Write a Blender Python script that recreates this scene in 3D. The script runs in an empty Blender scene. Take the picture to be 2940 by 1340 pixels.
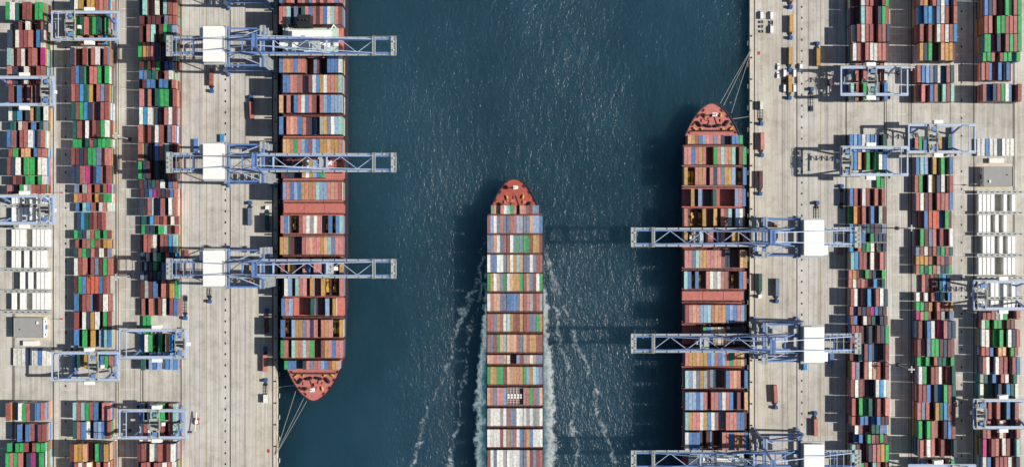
import bpy, math, random
import numpy as np
from mathutils import Vector
random.seed(7)
sc = bpy.context.scene
COL = sc.collection
PI = math.pi

# ------------------------------------------------------------------ camera
H = 850.0          # camera height above the quay
S = 0.2471          # metres per photograph pixel on the quay plane
cam_d = bpy.data.cameras.new('camera'); cam = bpy.data.objects.new('camera', cam_d); COL.objects.link(cam)
cam.location = (0, 0, H); cam.rotation_euler = (0, 0, 0)
cam_d.sensor_width = 36; cam_d.angle = 2*math.atan(1470*S/H)
cam_d.clip_start = 1; cam_d.clip_end = 20000
sc.camera = cam
# ------------------------------------------------------------------ sky and sun
SUN_EL = math.radians(40)
wd = bpy.data.worlds.new('World'); sc.world = wd; wd.use_nodes = True
nt = wd.node_tree; nt.nodes.clear()
sky = nt.nodes.new('ShaderNodeTexSky'); sky.sky_type = 'NISHITA'; sky.sun_disc = False
sky.sun_elevation = SUN_EL; sky.sun_rotation = math.radians(90)
bg = nt.nodes.new('ShaderNodeBackground'); bg.inputs[1].default_value = 0.06
wo = nt.nodes.new('ShaderNodeOutputWorld')
nt.links.new(sky.outputs[0], bg.inputs[0]); nt.links.new(bg.outputs[0], wo.inputs[0])
sd = bpy.data.lights.new('sun', 'SUN'); sd.energy = 5.0; sd.angle = math.radians(0.5); sd.color = (1.0, 0.955, 0.89)
sun = bpy.data.objects.new('sun', sd); COL.objects.link(sun)
dvec = Vector((-math.cos(SUN_EL), 0.02, -math.sin(SUN_EL)))
sun.rotation_euler = dvec.to_track_quat('-Z', 'Y').to_euler(); sun.location = (300, 0, 400)
sc.view_settings.view_transform = 'Standard'; sc.view_settings.look = 'None'
sc.view_settings.gamma = 1; sc.view_settings.use_curve_mapping = False
sc.view_settings.exposure = 0.15

# ------------------------------------------------------------------ placing
def W(px, py, h=0.0):
    f = (H-h)/H
    return ((px-1470)*S*f, (670-py)*S*f)
RC = W(1474.5, 723)            # the right terminal is the left one turned half round this point
def tr(x, y, side):
    return (x, y) if side == 'left' else (2*RC[0]-x, 2*RC[1]-y)
def rot(side): return 0.0 if side == 'left' else PI

# ------------------------------------------------------------------ materials
def lin(c):
    return tuple(((v/255)/12.92 if v/255 <= 0.04045 else ((v/255+0.055)/1.055)**2.4) for v in c)
def new_mat(name):
    m = bpy.data.materials.new(name); m.use_nodes = True
    t = m.node_tree; b = t.nodes['Principled BSDF']
    return m, t, b
def N(t, typ, **kw):
    n = t.nodes.new(typ)
    for k, v in kw.items(): setattr(n, k, v)
    return n
def mathn(t, op, a, b=None, clamp=False):
    n = t.nodes.new('ShaderNodeMath'); n.operation = op; n.use_clamp = clamp
    for i, v in enumerate((a, b)):
        if v is None: continue
        if isinstance(v, (int, float)): n.inputs[i].default_value = v
        else: t.links.new(v, n.inputs[i])
    return n.outputs[0]
def ramp(t, fac, stops):
    r = t.nodes.new('ShaderNodeValToRGB'); t.links.new(fac, r.inputs[0])
    e = r.color_ramp.elements
    while len(e) < len(stops): e.new(0.5)
    for el, (p, c) in zip(e, stops): el.position = p; el.color = c if len(c) == 4 else (*c, 1)
    return r.outputs[0]
def mixc(t, mode, fac, a, b):
    n = t.nodes.new('ShaderNodeMix'); n.data_type = 'RGBA'; n.blend_type = mode
    for sk, v in ((n.inputs[0], fac), (n.inputs[6], a), (n.inputs[7], b)):
        if isinstance(v, (int, float)): sk.default_value = v
        elif isinstance(v, tuple): sk.default_value = v if len(v) == 4 else (*v, 1)
        else: t.links.new(v, sk)
    return n.outputs[2]
def noise(t, vec, scale, detail=4, rough=0.6):
    n = t.nodes.new('ShaderNodeTexNoise'); n.inputs['Scale'].default_value = scale
    n.inputs['Detail'].default_value = detail; n.inputs['Roughness'].default_value = rough
    if vec is not None: t.links.new(vec, n.inputs['Vector'])
    return n.outputs[0]
def mapping(t, vec, scale=(1, 1, 1), rotz=0.0):
    n = t.nodes.new('ShaderNodeMapping'); n.inputs['Scale'].default_value = scale
    n.inputs['Rotation'].default_value = (0, 0, rotz); t.links.new(vec, n.inputs[0]); return n.outputs[0]

def paint(name, rgb, rough=0.45, wear=0.25, metal=0.0, scale=0.5):
    m, t, b = new_mat(name)
    tc = N(t, 'ShaderNodeNewGeometry')
    f = noise(t, tc.outputs['Position'], scale, 6, 0.65)
    c = lin(rgb)
    d = tuple(v*(1-wear) for v in c)
    col = ramp(t, f, [(0.3, d), (0.62, c)])
    t.links.new(col, b.inputs['Base Color']); b.inputs['Roughness'].default_value = rough
    b.inputs['Metallic'].default_value = metal
    return m
MT = {}
MT['crane'] = paint('crane_blue', (104, 136, 188), 0.4, 0.22)
MT['crane_light'] = paint('crane_pale_blue', (172, 190, 218), 0.45, 0.2)
MT['galv'] = paint('galvanised_steel', (176, 180, 176), 0.5, 0.3, 0.0, 1.5)
MT['white'] = paint('white_sheet', (232, 232, 226), 0.5, 0.05)
MT['dark'] = paint('dark_steel', (44, 46, 50), 0.6, 0.35, 0.0, 1.0)
MT['rubber'] = paint('rubber', (26, 26, 27), 0.85, 0.3)
MT['yellow'] = paint('machine_yellow', (205, 165, 60), 0.5, 0.25)
MT['glass'] = paint('dark_glass', (30, 44, 56), 0.1, 0.1)
MT['hull'] = paint('hull_paint', (38, 44, 58), 0.5, 0.3, 0, 0.15)
MT['boot'] = paint('boot_topping', (120, 48, 40), 0.6, 0.3, 0, 0.2)
MT['deck_pink'] = paint('faded_deck_red', (188, 112, 104), 0.7, 0.28, 0, 0.35)
MT['deck_red'] = paint('deck_red', (170, 82, 66), 0.65, 0.36, 0, 0.3)
MT['hatch'] = paint('hatch_cover_red', (190, 112, 102), 0.7, 0.25, 0, 0.4)
MT['rust'] = paint('lashing_steel_brown', (104, 66, 58), 0.7, 0.4, 0, 0.6)
MT['hold'] = paint('hold_brown', (92, 56, 48), 0.8, 0.4, 0, 0.6)
MT['deck_green'] = paint('pale_green_deck', (176, 196, 182), 0.6, 0.15)
MT['funnel'] = paint('funnel_black', (34, 36, 40), 0.5, 0.3)
MT['cab_blue'] = paint('cab_blue', (52, 92, 150), 0.4, 0.2)
MT['red'] = paint('signal_red', (190, 52, 50), 0.55, 0.2)
MT['rope'] = paint('rope', (176, 176, 164), 0.9, 0.2)
MT['roof_grey'] = paint('roof_grey', (150, 149, 146), 0.8, 0.12, 0, 0.25)
MT['wall_white'] = paint('wall_white', (226, 223, 214), 0.8, 0.08)
MT['line_yellow'] = paint('worn_yellow_line', (196, 176, 112), 0.8, 0.3, 0, 0.8)
MT['line_white'] = paint('worn_white_line', (226, 222, 212), 0.8, 0.15, 0, 0.8)
MT['rail_slot'] = paint('rail_slot', (78, 70, 62), 0.8, 0.35, 0, 0.6)
MT['rail'] = paint('rail_steel', (104, 96, 90), 0.45, 0.35, 0.5, 0.6)
MT['joint'] = paint('pavement_joint', (128, 118, 104), 0.9, 0.3, 0, 0.6)
MT['kerb'] = paint('quay_coping', (200, 190, 172), 0.85, 0.2, 0, 0.3)
MT['car_white'] = paint('car_white', (235, 236, 236), 0.25, 0.03)

def container_mat(name, src):
    m, t, b = new_mat(name)
    if src == 'object':
        oi = N(t, 'ShaderNodeObjectInfo'); base = oi.outputs['Color']
    else:
        at = N(t, 'ShaderNodeAttribute', attribute_name='paint'); base = at.outputs['Color']
    g = N(t, 'ShaderNodeNewGeometry')
    f1 = noise(t, g.outputs['Position'], 0.55, 5, 0.7)
    f2 = noise(t, mapping(t, g.outputs['Position'], (1.6, 0.25, 0.6)), 1.2, 4, 0.7)
    mul = mathn(t, 'MULTIPLY', ramp(t, f1, [(0.28, (0.58,)*3), (0.58, (1.02,)*3)]), ramp(t, f2, [(0.3, (0.72,)*3), (0.6, (1.06,)*3)]))
    cmb = N(t, 'ShaderNodeCombineColor')
    for i in range(3): t.links.new(mul, cmb.inputs[i])
    col = mixc(t, 'MULTIPLY', 1.0, base, cmb.outputs[0])
    rustf = ramp(t, noise(t, g.outputs['Position'], 1.1, 6, 0.75), [(0.57, (0,)*3), (0.7, (0.42,)*3)])
    col = mixc(t, 'MIX', rustf, col, (0.16, 0.085, 0.06))
    t.links.new(col, b.inputs['Base Color']); b.inputs['Roughness'].default_value = 0.55
    return m
MT['container'] = container_mat('container_paint', 'object')
MT['containers'] = container_mat('container_paint_stacks', 'attribute')

def concrete_mat():
    m, t, b = new_mat('quay_concrete')
    g = N(t, 'ShaderNodeNewGeometry'); P = g.outputs['Position']
    sep = N(t, 'ShaderNodeSeparateXYZ'); t.links.new(P, sep.inputs[0])
    big = noise(t, P, 0.02, 5, 0.6)
    col = ramp(t, big, [(0.3, lin((178, 173, 164))), (0.5, lin((195, 191, 183))), (0.7, lin((204, 202, 196)))])
    # strips of paving of slightly different age running along the quay
    wn = N(t, 'ShaderNodeTexWhiteNoise', noise_dimensions='1D')
    t.links.new(mathn(t, 'FLOOR', mathn(t, 'DIVIDE', sep.outputs[0], 4.7)), wn.inputs['W'])
    col = mixc(t, 'MULTIPLY', 0.35, col, ramp(t, wn.outputs[0], [(0.0, (0.83, 0.81, 0.78)), (1.0, (1.0, 1.0, 1.0))]))
    # tyre tracks and drag stains along the lanes
    st = noise(t, mapping(t, P, (1.0, 0.018, 1.0)), 0.42, 5, 0.7)
    col = mixc(t, 'MULTIPLY', 0.75, col, ramp(t, st, [(0.36, (0.62, 0.61, 0.59)), (0.56, (1, 1, 1))]))
    blot = noise(t, P, 0.11, 6, 0.75)
    col = mixc(t, 'MULTIPLY', 0.6, col, ramp(t, blot, [(0.34, (0.60, 0.58, 0.55)), (0.52, (1, 1, 1))]))
    fine = noise(t, P, 0.9, 5, 0.8)
    col = mixc(t, 'MULTIPLY', 0.5, col, ramp(t, fine, [(0.25, (0.78, 0.77, 0.75)), (0.6, (1.03, 1.03, 1.03))]))
    t.links.new(col, b.inputs['Base Color']); b.inputs['Roughness'].default_value = 0.9
    return m
MT['reefer'] = paint('reefer_white', (234, 234, 229), 0.5, 0.10, 0, 0.3)
MT['concrete'] = concrete_mat()

def water_mat():
    m, t, b = new_mat('harbour_water')
    g = N(t, 'ShaderNodeNewGeometry'); P = g.outputs['Position']
    sep = N(t, 'ShaderNodeSeparateXYZ'); t.links.new(P, sep.inputs[0])
    X, Y = sep.outputs[0], sep.outputs[1]
    XC = 2.2; YB = W(0, 513)[1]
    ax = mathn(t, 'ABSOLUTE', mathn(t, 'SUBTRACT', X, XC))
    al = mathn(t, 'SUBTRACT', YB, Y)                       # metres astern of the bow
    # wind waves
    w1 = noise(t, mapping(t, P, (1.0, 0.55, 1.0), 0.5), 0.75, 3, 0.65)
    w2 = noise(t, mapping(t, P, (1.0, 0.45, 1.0), 0.62), 0.24, 3, 0.6)
    patch = noise(t, mapping(t, P, (1.0, 0.6, 1.0)), 0.0075, 4, 0.6)
    # open water in mid channel is rougher than the lee of the quays
    lee = N(t, 'ShaderNodeMapRange', interpolation_type='SMOOTHSTEP')
    t.links.new(mathn(t, 'ABSOLUTE', mathn(t, 'ADD', X, 4.0)), lee.inputs[0])
    lee.inputs[1].default_value = 40; lee.inputs[2].default_value = 130
    lee.inputs[3].default_value = 1.0; lee.inputs[4].default_value = 0.56
    pr = ramp(t, patch, [(0.34, (0.62,)*3), (0.64, (1.15,)*3)])
    amp = mathn(t, 'MULTIPLY', lee.outputs[0], pr)
    hgt = mathn(t, 'ADD', mathn(t, 'MULTIPLY', w1, 0.9), mathn(t, 'MULTIPLY', w2, 1.6))
    hgt = mathn(t, 'MULTIPLY', hgt, amp)
    # foam beside the hull
    n1 = noise(t, P, 0.16, 6, 0.7); n2 = noise(t, P, 0.05, 4, 0.6); n3 = noise(t, P, 0.5, 5, 0.75)
    ragged = mathn(t, 'MULTIPLY', mathn(t, 'SUBTRACT', n1, 0.5), 15.0)
    wid = N(t, 'ShaderNodeMapRange'); t.links.new(al, wid.inputs[0])
    wid.inputs[1].default_value = 50; wid.inputs[2].default_value = 150; wid.inputs[3].default_value = -1.5; wid.inputs[4].default_value = 7.5
    dist = mathn(t, 'SUBTRACT', ax, 20.0)
    edge = mathn(t, 'SUBTRACT', mathn(t, 'ADD', wid.outputs[0], ragged), dist)     # >0 inside the band
    band = N(t, 'ShaderNodeMapRange', interpolation_type='SMOOTHSTEP'); t.links.new(edge, band.inputs[0])
    band.inputs[1].default_value = -1.5; band.inputs[2].default_value = 2.0
    astern = N(t, 'ShaderNodeMapRange'); t.links.new(al, astern.inputs[0]); astern.inputs[1].default_value = 55; astern.inputs[2].default_value = 85
    bnd = mathn(t, 'MULTIPLY', band.outputs[0], astern.outputs[0])
    outer = N(t, 'ShaderNodeMapRange', interpolation_type='SMOOTHSTEP'); t.links.new(edge, outer.inputs[0])
    outer.inputs[1].default_value = 7.5; outer.inputs[2].default_value = 1.0
    foam = mathn(t, 'MULTIPLY', mathn(t, 'MULTIPLY', bnd, mathn(t, 'ADD', mathn(t, 'MULTIPLY', outer.outputs[0], 1.0), 0.18)),
                 ramp(t, n3, [(0.30, (0,)*3), (0.50, (1,)*3)]))
    # diverging bow waves that break in places
    def arm(slope, off, wd_, lo, hi, sc_):
        d = mathn(t, 'SUBTRACT', ax, mathn(t, 'ADD', mathn(t, 'MULTIPLY', al, slope), off))
        d = mathn(t, 'ADD', d, mathn(t, 'MULTIPLY', mathn(t, 'SUBTRACT', n2, 0.5), 22.0))
        d = mathn(t, 'ADD', d, mathn(t, 'MULTIPLY', mathn(t, 'SUBTRACT', n1, 0.5), 7.0))
        k = N(t, 'ShaderNodeMapRange', interpolation_type='SMOOTHSTEP')
        t.links.new(mathn(t, 'ABSOLUTE', d), k.inputs[0])
        k.inputs[1].default_value = wd_; k.inputs[2].default_value = 0.0
        brk = ramp(t, noise(t, P, sc_, 5, 0.7), [(lo, (0,)*3), (hi, (1,)*3)])
        st = N(t, 'ShaderNodeMapRange'); t.links.new(al, st.inputs[0])
        st.inputs[1].default_value = 35; st.inputs[2].default_value = 80
        return mathn(t, 'MULTIPLY', mathn(t, 'MULTIPLY', k.outputs[0], brk), st.outputs[0])
    a1 = arm(0.34, 4.0, 2.3, 0.43, 0.58, 0.09)
    a2 = arm(0.15, 15.0, 1.9, 0.43, 0.58, 0.12)
    streak = mathn(t, 'MULTIPLY', mathn(t, 'ADD', a1, a2), ramp(t, n3, [(0.38, (0,)*3), (0.58, (1,)*3)]))
    foam = mathn(t, 'ADD', foam, mathn(t, 'MULTIPLY', streak, 0.75), True)
    # sparse whitecaps where the wind is strongest
    aer = mathn(t, 'ADD', mathn(t, 'MULTIPLY', bnd, 0.75), mathn(t, 'MULTIPLY', streak, 0.2), True)
    deep = ramp(t, patch, [(0.3, lin((14, 50, 64))), (0.7, lin((30, 72, 90)))])
    # water colour mixed paler where the wave height is greater
    deep = mixc(t, 'MIX', mathn(t, 'MULTIPLY', amp, 0.30, True), deep, lin((66, 94, 110)))
    col = mixc(t, 'MIX', aer, deep, lin((70, 148, 166)))
    col = mixc(t, 'MIX', foam, col, lin((226, 234, 232)))
    t.links.new(col, b.inputs['Base Color'])
    b.inputs['IOR'].default_value = 1.33
    b.inputs['Subsurface Weight'].default_value = 1.0; b.inputs['Subsurface Radius'].default_value = (260.0, 320.0, 340.0); b.inputs['Subsurface Scale'].default_value = 1.0
    t.links.new(mathn(t, 'ADD', mathn(t, 'MULTIPLY', foam, 0.5), 0.22, True), b.inputs['Roughness'])
    bp = N(t, 'ShaderNodeBump'); bp.inputs['Strength'].default_value = 1.0; bp.inputs['Distance'].default_value = 0.6
    t.links.new(hgt, bp.inputs['Height']); t.links.new(bp.outputs[0], b.inputs['Normal'])
    return m
MT['water'] = water_mat()

# ------------------------------------------------------------------ mesh helpers
class MB:
    def __init__(s): s.v = []; s.f = []; s.m = []
    def add(s, vs, fs, mi=0):
        o = len(s.v); s.v += [tuple(p) for p in vs]
        for f in fs: s.f.append(tuple(i+o for i in f)); s.m.append(mi)
        return s
    def box(s, x0, x1, y0, y1, z0, z1, mi=0):
        vs = [(x0,y0,z0),(x1,y0,z0),(x1,y1,z0),(x0,y1,z0),(x0,y0,z1),(x1,y0,z1),(x1,y1,z1),(x0,y1,z1)]
        return s.add(vs, [(0,3,2,1),(4,5,6,7),(0,1,5,4),(1,2,6,5),(2,3,7,6),(3,0,4,7)], mi)
    def cbox(s, c, d, mi=0):
        return s.box(c[0]-d[0]/2, c[0]+d[0]/2, c[1]-d[1]/2, c[1]+d[1]/2, c[2]-d[2]/2, c[2]+d[2]/2, mi)
    def beam(s, p, q, w, h=None, mi=0):
        h = h or w; p = Vector(p); q = Vector(q); d = (q-p).normalized()
        up = Vector((0, 0, 1)) if abs(d.z) < 0.95 else Vector((0, 1, 0))
        a = d.cross(up).normalized()*w/2; b = a.cross(d).normalized()*h/2
        vs = [p-a-b, p+a-b, p+a+b, p-a+b, q-a-b, q+a-b, q+a+b, q-a+b]
        return s.add(vs, [(3,2,1,0),(4,5,6,7),(0,1,5,4),(1,2,6,5),(2,3,7,6),(3,0,4,7)], mi)
    def cyl(s, p, q, r, n=10, r2=None, mi=0):
        r2 = r if r2 is None else r2; p = Vector(p); q = Vector(q); d = (q-p).normalized()
        up = Vector((0, 0, 1)) if abs(d.z) < 0.95 else Vector((0, 1, 0))
        a = d.cross(up).normalized(); b = d.cross(a).normalized()
        vs = []
        for c, rr in ((p, r), (q, r2)):
            for i in range(n):
                t_ = 2*PI*i/n; vs.append(c + a*math.cos(t_)*rr + b*math.sin(t_)*rr)
        fs = [(i, i+n, (i+1) % n+n, (i+1) % n) for i in range(n)] + [tuple(range(n)), tuple(range(2*n-1, n-1, -1))]
        return s.add(vs, fs, mi)
    def rail(s, pts, hgt=1.1, w=0.09, mi=0, step=3.0):
        for a, b in zip(pts, pts[1:]):
            a = Vector(a); b = Vector(b); n = max(1, int((b-a).length/step))
            up = Vector((0, 0, hgt))
            s.beam(a+up, b+up, w, w, mi); s.beam(a+up*0.55, b+up*0.55, w*0.7, w*0.7, mi)
            for i in range(n+1):
                c = a.lerp(b, i/n); s.beam(c, c+up, w, w, mi)
        return s
    def mesh(s, name, mats):
        me = bpy.data.meshes.new(name); me.from_pydata(s.v, [], s.f); me.update()
        for k in (mats if isinstance(mats, (list, tuple)) else [mats]): me.materials.append(MT[k])
        if any(s.m): me.polygons.foreach_set('material_index', s.m)
        return me
CACHE = {}
def part(name, key, build, mats, parent, loc=(0, 0, 0), rz=0.0):
    """one mesh object below parent; alike parts share their mesh through the key"""
    if key not in CACHE:
        mb = MB(); build(mb); CACHE[key] = mb.mesh(name, mats)
    o = bpy.data.objects.new(name, CACHE[key]); COL.objects.link(o)
    o.parent = parent; o.location = loc; o.rotation_euler = (0, 0, rz)
    return o
def tag(o, label, cat, group=None):
    o['label'] = label; o['category'] = cat
    if group: o['group'] = group
    return o
def thing(name, label, cat, loc, rz=0.0, group=None):
    o = bpy.data.objects.new(name, None); COL.objects.link(o); o.empty_display_size = 1
    o.location = loc; o.rotation_euler = (0, 0, rz)
    return tag(o, label, cat, group)
def solid(name, key, build, mats, loc=(0, 0, 0), rz=0.0):
    return part(name, key, build, mats, None, loc, rz)
def structure(name, build, mats, loc=(0, 0, 0), rz=0.0):
    mb = MB(); build(mb)
    o = bpy.data.objects.new(name, mb.mesh(name, mats)); COL.objects.link(o)
    o.location = loc; o.rotation_euler = (0, 0, rz); o['kind'] = 'structure'
    return o
ORD = ['first','second','third','fourth','fifth','sixth','seventh','eighth','ninth','tenth','eleventh','twelfth',
       'thirteenth','fourteenth','fifteenth','sixteenth','seventeenth','eighteenth']

# ------------------------------------------------------------------ setting: water, quays
WATER_Z = -4.0
def sheet(x0, x1, y0, y1, z):
    return lambda mb: mb.add([(x0,y0,z),(x1,y0,z),(x1,y1,z),(x0,y1,z)], [(0,1,2,3)])
structure('water', sheet(-3000, 3000, -3000, 3000, WATER_Z), 'water')
EDGE = W(796, 0)[0]
X_ = lambda px: W(px, 0)[0]
Y_ = lambda py: W(0, py)[1]
for side in ('left', 'right'):
    org = (0, 0, 0) if side == 'left' else (2*RC[0], 2*RC[1], 0)
    rz = rot(side)
    q = structure('quay_'+side, lambda mb: mb.box(-1600, EDGE, -1500, 1500, -14, 0), 'concrete', org, rz)
    structure('quay_coping_'+side, lambda mb: (mb.box(EDGE-2.6, EDGE+0.25, -1500, 1500, -1.6, 0.012), [mb.box(EDGE-0.55, EDGE+0.1, y, y+9.4, 0.012, 0.28) for y in range(-700, 700, 10)]), 'kerb', org, rz)
    # crane rails: slot with the rail head standing in it
    for px, w in ((783, 0.75), (661, 0.75), (520, 0.8), (521+0, 0) if False else (410, 0.8), (333, 0.8), (339.5, 0.5), (221, 0.5), (153, 0.8), (40, 0.8), (404, 0.5), (36, 0.5)):
        x = X_(px)
        structure('crane_rail', lambda mb: (mb.add([(x-w/2,-700,.005),(x+w/2,-700,.005),(x+w/2,700,.005),(x-w/2,700,.005)], [(0,1,2,3)]),
                                            mb.box(x-.07, x+.07, -700, 700, .004, .06, 1)), ['rail_slot', 'rail'], org, rz)
    # cable slot and joints that run along the quay
    for px, w in ((703.5, 0.5), (688, .16), (628, .18), (592.5, .3), (573, .18), (612, .12), (545, .22), (790, .2), (170, .2), (190, .16), (360, .2), (386, .16)):
        x = X_(px)
        structure('pavement_joint', sheet(x-w/2, x+w/2, -700, 700, .005), 'joint', org, rz)
    for px in (593.8, 675, 694, 712, 724, 736, 748, 760, 771, 182, 347, 372, 20, 8):
        x = X_(px)
        structure('lane_marking', sheet(x-.1, x+.1, -700, 700, .009), 'line_yellow', org, rz)
    def slots(mb):
        for k in range(-40, 40):
            y = k*14.2+3
            for a, b in ((176, 208), (346, 396), (3, 26)):
                mb.add([(X_(a),y-.12,.009),(X_(b),y-.12,.009),(X_(b),y+.12,.009),(X_(a),y+.12,.009)], [(0,1,2,3)])
    structure('bay_marking', slots, 'line_white', org, rz)
    # drain covers along the apron
    for k in range(-10, 54):
        py = 890 + (k-14)*31.5
        if -20 < py < 1480:
            part('drain_cover', 'drain', lambda mb: (mb.box(-.55,.55,-.75,.75,.004,.05), mb.box(-.38,.38,-.55,.55,.05,.075)), 'dark', q, (X_(647), Y_(py), 0))
    for k in range(30):
        py = -15 + k*51
        part('drain_cover', 'drain', None, None, q, (X_(188.5), Y_(py), 0))
    # mooring bollards and fenders
    for k in range(22):
        py = 1342 - k*62
        x, y = tr(X_(791.5), Y_(py), side)
        b = solid('mooring_bollard', 'bollard', lambda mb: (mb.cyl((0,0,0),(0,0,.12),.62,12), mb.cyl((0,0,.12),(0,0,.75),.36,12,.3), mb.cyl((0,0,.75),(0,0,1.0),.55,12,.5)), 'dark', (x, y, .0125), rz)
        tag(b, 'small dark iron mooring bollard on the %s quay edge' % side, 'bollard', 'mooring bollards on the %s quay edge' % side)
        x, y = tr(EDGE+0.25, Y_(py-20), side)
        fd = thing('quay_fender', 'black rubber fender panel hanging on the face of the %s quay' % side, 'fender', (x, y, -3.4), rz, 'fenders along the %s quay face' % side)
        part('panel', 'fpanel', lambda mb: mb.box(.9, 1.15, -1.6, 1.6, .1, 3.0), 'galv', fd)
        part('rubber_cone', 'fcone', lambda mb: mb.cyl((0,0,1.6),(.9,0,1.6),.8,12,.5), 'rubber', fd)

# ------------------------------------------------------------------ containers
PAL = {'R': (180, 100, 88), 'P': (212, 130, 124), 'T': (220, 164, 120), 'O': (198, 150, 68), 'B': (72, 128, 186), 'L': (138, 168, 206),
       'S': (118, 132, 160), 'D': (52, 68, 92), 'N': (104, 58, 58), 'W': (228, 226, 216), 'K': (168, 168, 162), 'A': (150, 202, 196),
       'G': (52, 172, 92), 'E': (30, 96, 88), 'C': (56, 150, 206), 'V': (206, 98, 66), 'M': (182, 44, 122), 'Q': (120, 160, 130), 'H': (204, 124, 110)}
CNAME = {'R': 'brick red', 'P': 'salmon pink', 'T': 'tan', 'O': 'ochre', 'B': 'blue', 'L': 'pale blue', 'S': 'slate blue', 'D': 'navy', 'N': 'maroon',
         'W': 'white', 'K': 'grey', 'A': 'pale aqua', 'G': 'green', 'E': 'dark green', 'C': 'bright blue', 'V': 'orange red', 'M': 'magenta', 'Q': 'sage green', 'H': 'terracotta'}
def ccol(ch, soft=0.0):
    soft = soft+.10
    base = PAL[ch] if ch != 'R' else random.choice(((180, 100, 88), (158, 86, 76), (190, 116, 104), (168, 104, 96), (146, 82, 78)))
    r, g, b = lin(base); k = random.uniform(0.82, 1.12)
    j = [random.uniform(0.95, 1.05) for _ in range(3)]
    c = [r*k*j[0], g*k*j[1], b*k*j[2]]
    m = sum(c)/3
    return [min(0.86, v+(m-v)*soft) for v in c]
def container_shape(mb, L, w=2.44, h=2.59):
    a, l = w/2, L/2
    # corner posts and rails
    for sx in (-1, 1):
        for sy in (-1, 1):
            mb.cbox((sx*(a-.08), sy*(l-.09), h/2), (.16, .18, h))
        mb.cbox((sx*(a-.05), 0, h-.06), (.10, L-.36, .12)); mb.cbox((sx*(a-.05), 0, .08), (.10, L-.36, .16))
    for sy in (-1, 1):
        mb.cbox((0, sy*(l-.06), h-.06), (w-.32, .12, .12)); mb.cbox((0, sy*(l-.06), .08), (w-.32, .12, .16))
    # corrugated side walls and roof
    n = int(L/0.56); ys = [-l+.18+i*(L-.36)/(2*n) for i in range(2*n+1)]
    for sx in (-1, 1):
        vs = []; fs = []
        for i, y in enumerate(ys):
            x = sx*(a-(.025 if (i//1) % 2 else .075)); vs += [(x, y, .16), (x, y, h-.12)]
        for i in range(2*n):
            q = (2*i, 2*i+2, 2*i+3, 2*i+1); fs.append(q if sx > 0 else q[::-1])
        mb.add(vs, fs)
    vs = []; fs = []
    for i, y in enumerate(ys):
        z = h-(.045 if i % 2 else .085); vs += [(-a+.1, y, z), (a-.1, y, z)]
    for i in range(2*n): fs.append((2*i, 2*i+1, 2*i+3, 2*i+2))
    mb.add(vs, fs)
    mb.box(-a+.16, a-.16, -l+.05, -l+.1, .16, h-.12); mb.box(-a+.16, a-.16, l-.1, l-.05, .16, h-.12)
    mb.box(-a+.12, a-.12, -l+.2, l-.2, .1, .15)
    for x in (-.85, -.35, .35, .85): mb.beam((x, -l+.02, .2), (x, -l+.02, h-.15), .06)
STK = []       # everything that goes into the joined stacks: x, y, z, L, w, colour
def add_stack_box(x, y, z, L, w, col): STK.append((x, y, z, L, w, col))
TIER = 2.62
def single(x, y, z, L, w, ch, label, soft=0.0, rz=0.0, group=None, name='shipping_container'):
    key = 'cont%d' % round(L)
    o = solid(name, key, lambda mb: container_shape(mb, L), 'container', (x, y, z), rz)
    if abs(w-2.44) > .01: o.scale = (w/2.44, 1, 1)
    o.color = (*ccol(ch, soft), 1)
    return tag(o, label, 'container', group)
RC_ = 'RRRRPNHTOBLSDWKGECA'
def fill_below(x, y, z0, tiers, L, w, top=None, soft=0.0, skip_top=False):
    for k in range(tiers):
        if k == tiers-1:
            if skip_top: break
            ch = top
        else: ch = random.choice(RC_)
        add_stack_box(x, y, z0+k*TIER, L, w, ccol(ch, soft))

# yards: (start of the bay in crop pixels, 4 = forty foot or 2 = twenty foot, tiers, one letter for each row; small letters stand lower)
Q = 1/2.609
COL1 = [(-25,4,5,'GWEnRRnGG'),(92,2,3,'..R.W..R.'),(160,4,4,'DRWRRRnBW'),(296,4,4,'AnRWdRRdM'),(420,4,4,'RDnRWnnRR'),(552,4,3,'R.BnR.R.B'),
 (684,4,3,'WECnD.e.W'),(812,2,2,'E.WR.BnEK'),(880,4,4,'BRnRRWnWR'),(1012,2,3,'RGnTTnBRR'),(1080,4,4,'RDWnGGnWW'),(1213,2,3,'.RNRGGnGW'),(1282,2,4,'RnnGWKRRR'),
 (3030,4,6,'RnBWGRDBR'),(3185,4,4,'.nBdBRBRR'),(3318,2,4,'G.GGRnRGG'),(3390,4,5,'GRGRnDMGG'),(3530,4,5,'GRRRGGnRR'),(3665,4,5,'GRWGRnRDB'),(3800,4,4,'RGWnRBnGR')]
COL2 = [(-55,4,5,'DWOnOORRR'),(95,4,4,'GGERGGENG'),(230,2,3,'GTnRRnRC.'),(320,4,5,'DnnRnRWnR'),(462,4,4,'RBDnRRGnG'),(605,4,4,'RRCEOnRSR'),(740,4,4,'ERGCDnBRR'),
 (876,4,4,'ERnWRRNGW'),(1018,2,3,'GGEEREGGG'),(1086,4,4,'RNDNGGSRR'),(1222,4,4,'DDRMnWBnR'),(1354,2,3,'SnKRnRGRM'),(1421,2,3,'ORRRnONGG'),(1488,2,3,'BnACRnWRW'),
 (1560,4,1,'DCENRnR..'),(1690,2,3,'GEDKRGEGR'),(1756,2,3,'RDRRGROOO'),(1822,2,3,'ERGERNWRS'),(1890,4,3,'WRRnRSNGR'),(2022,4,3,'NGBVVVBR.'),(2154,4,3,'BRRRnRNWR'),
 (2308,4,3,'RnWDOWnGR'),(2458,4,3,'BeGnOeLAB'),(2625,4,2,'E.OKK.BGR'),
 (3022,4,4,'ARAGRBnPP'),(3165,4,4,'ERBWDSLBR'),(3340,4,5,'NOOTnnGDO'),(3482,4,5,'CRWRWnRnR'),(3620,4,5,'RnRWSKCBC'),(3755,4,5,'RnBWSRnOR')]
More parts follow.
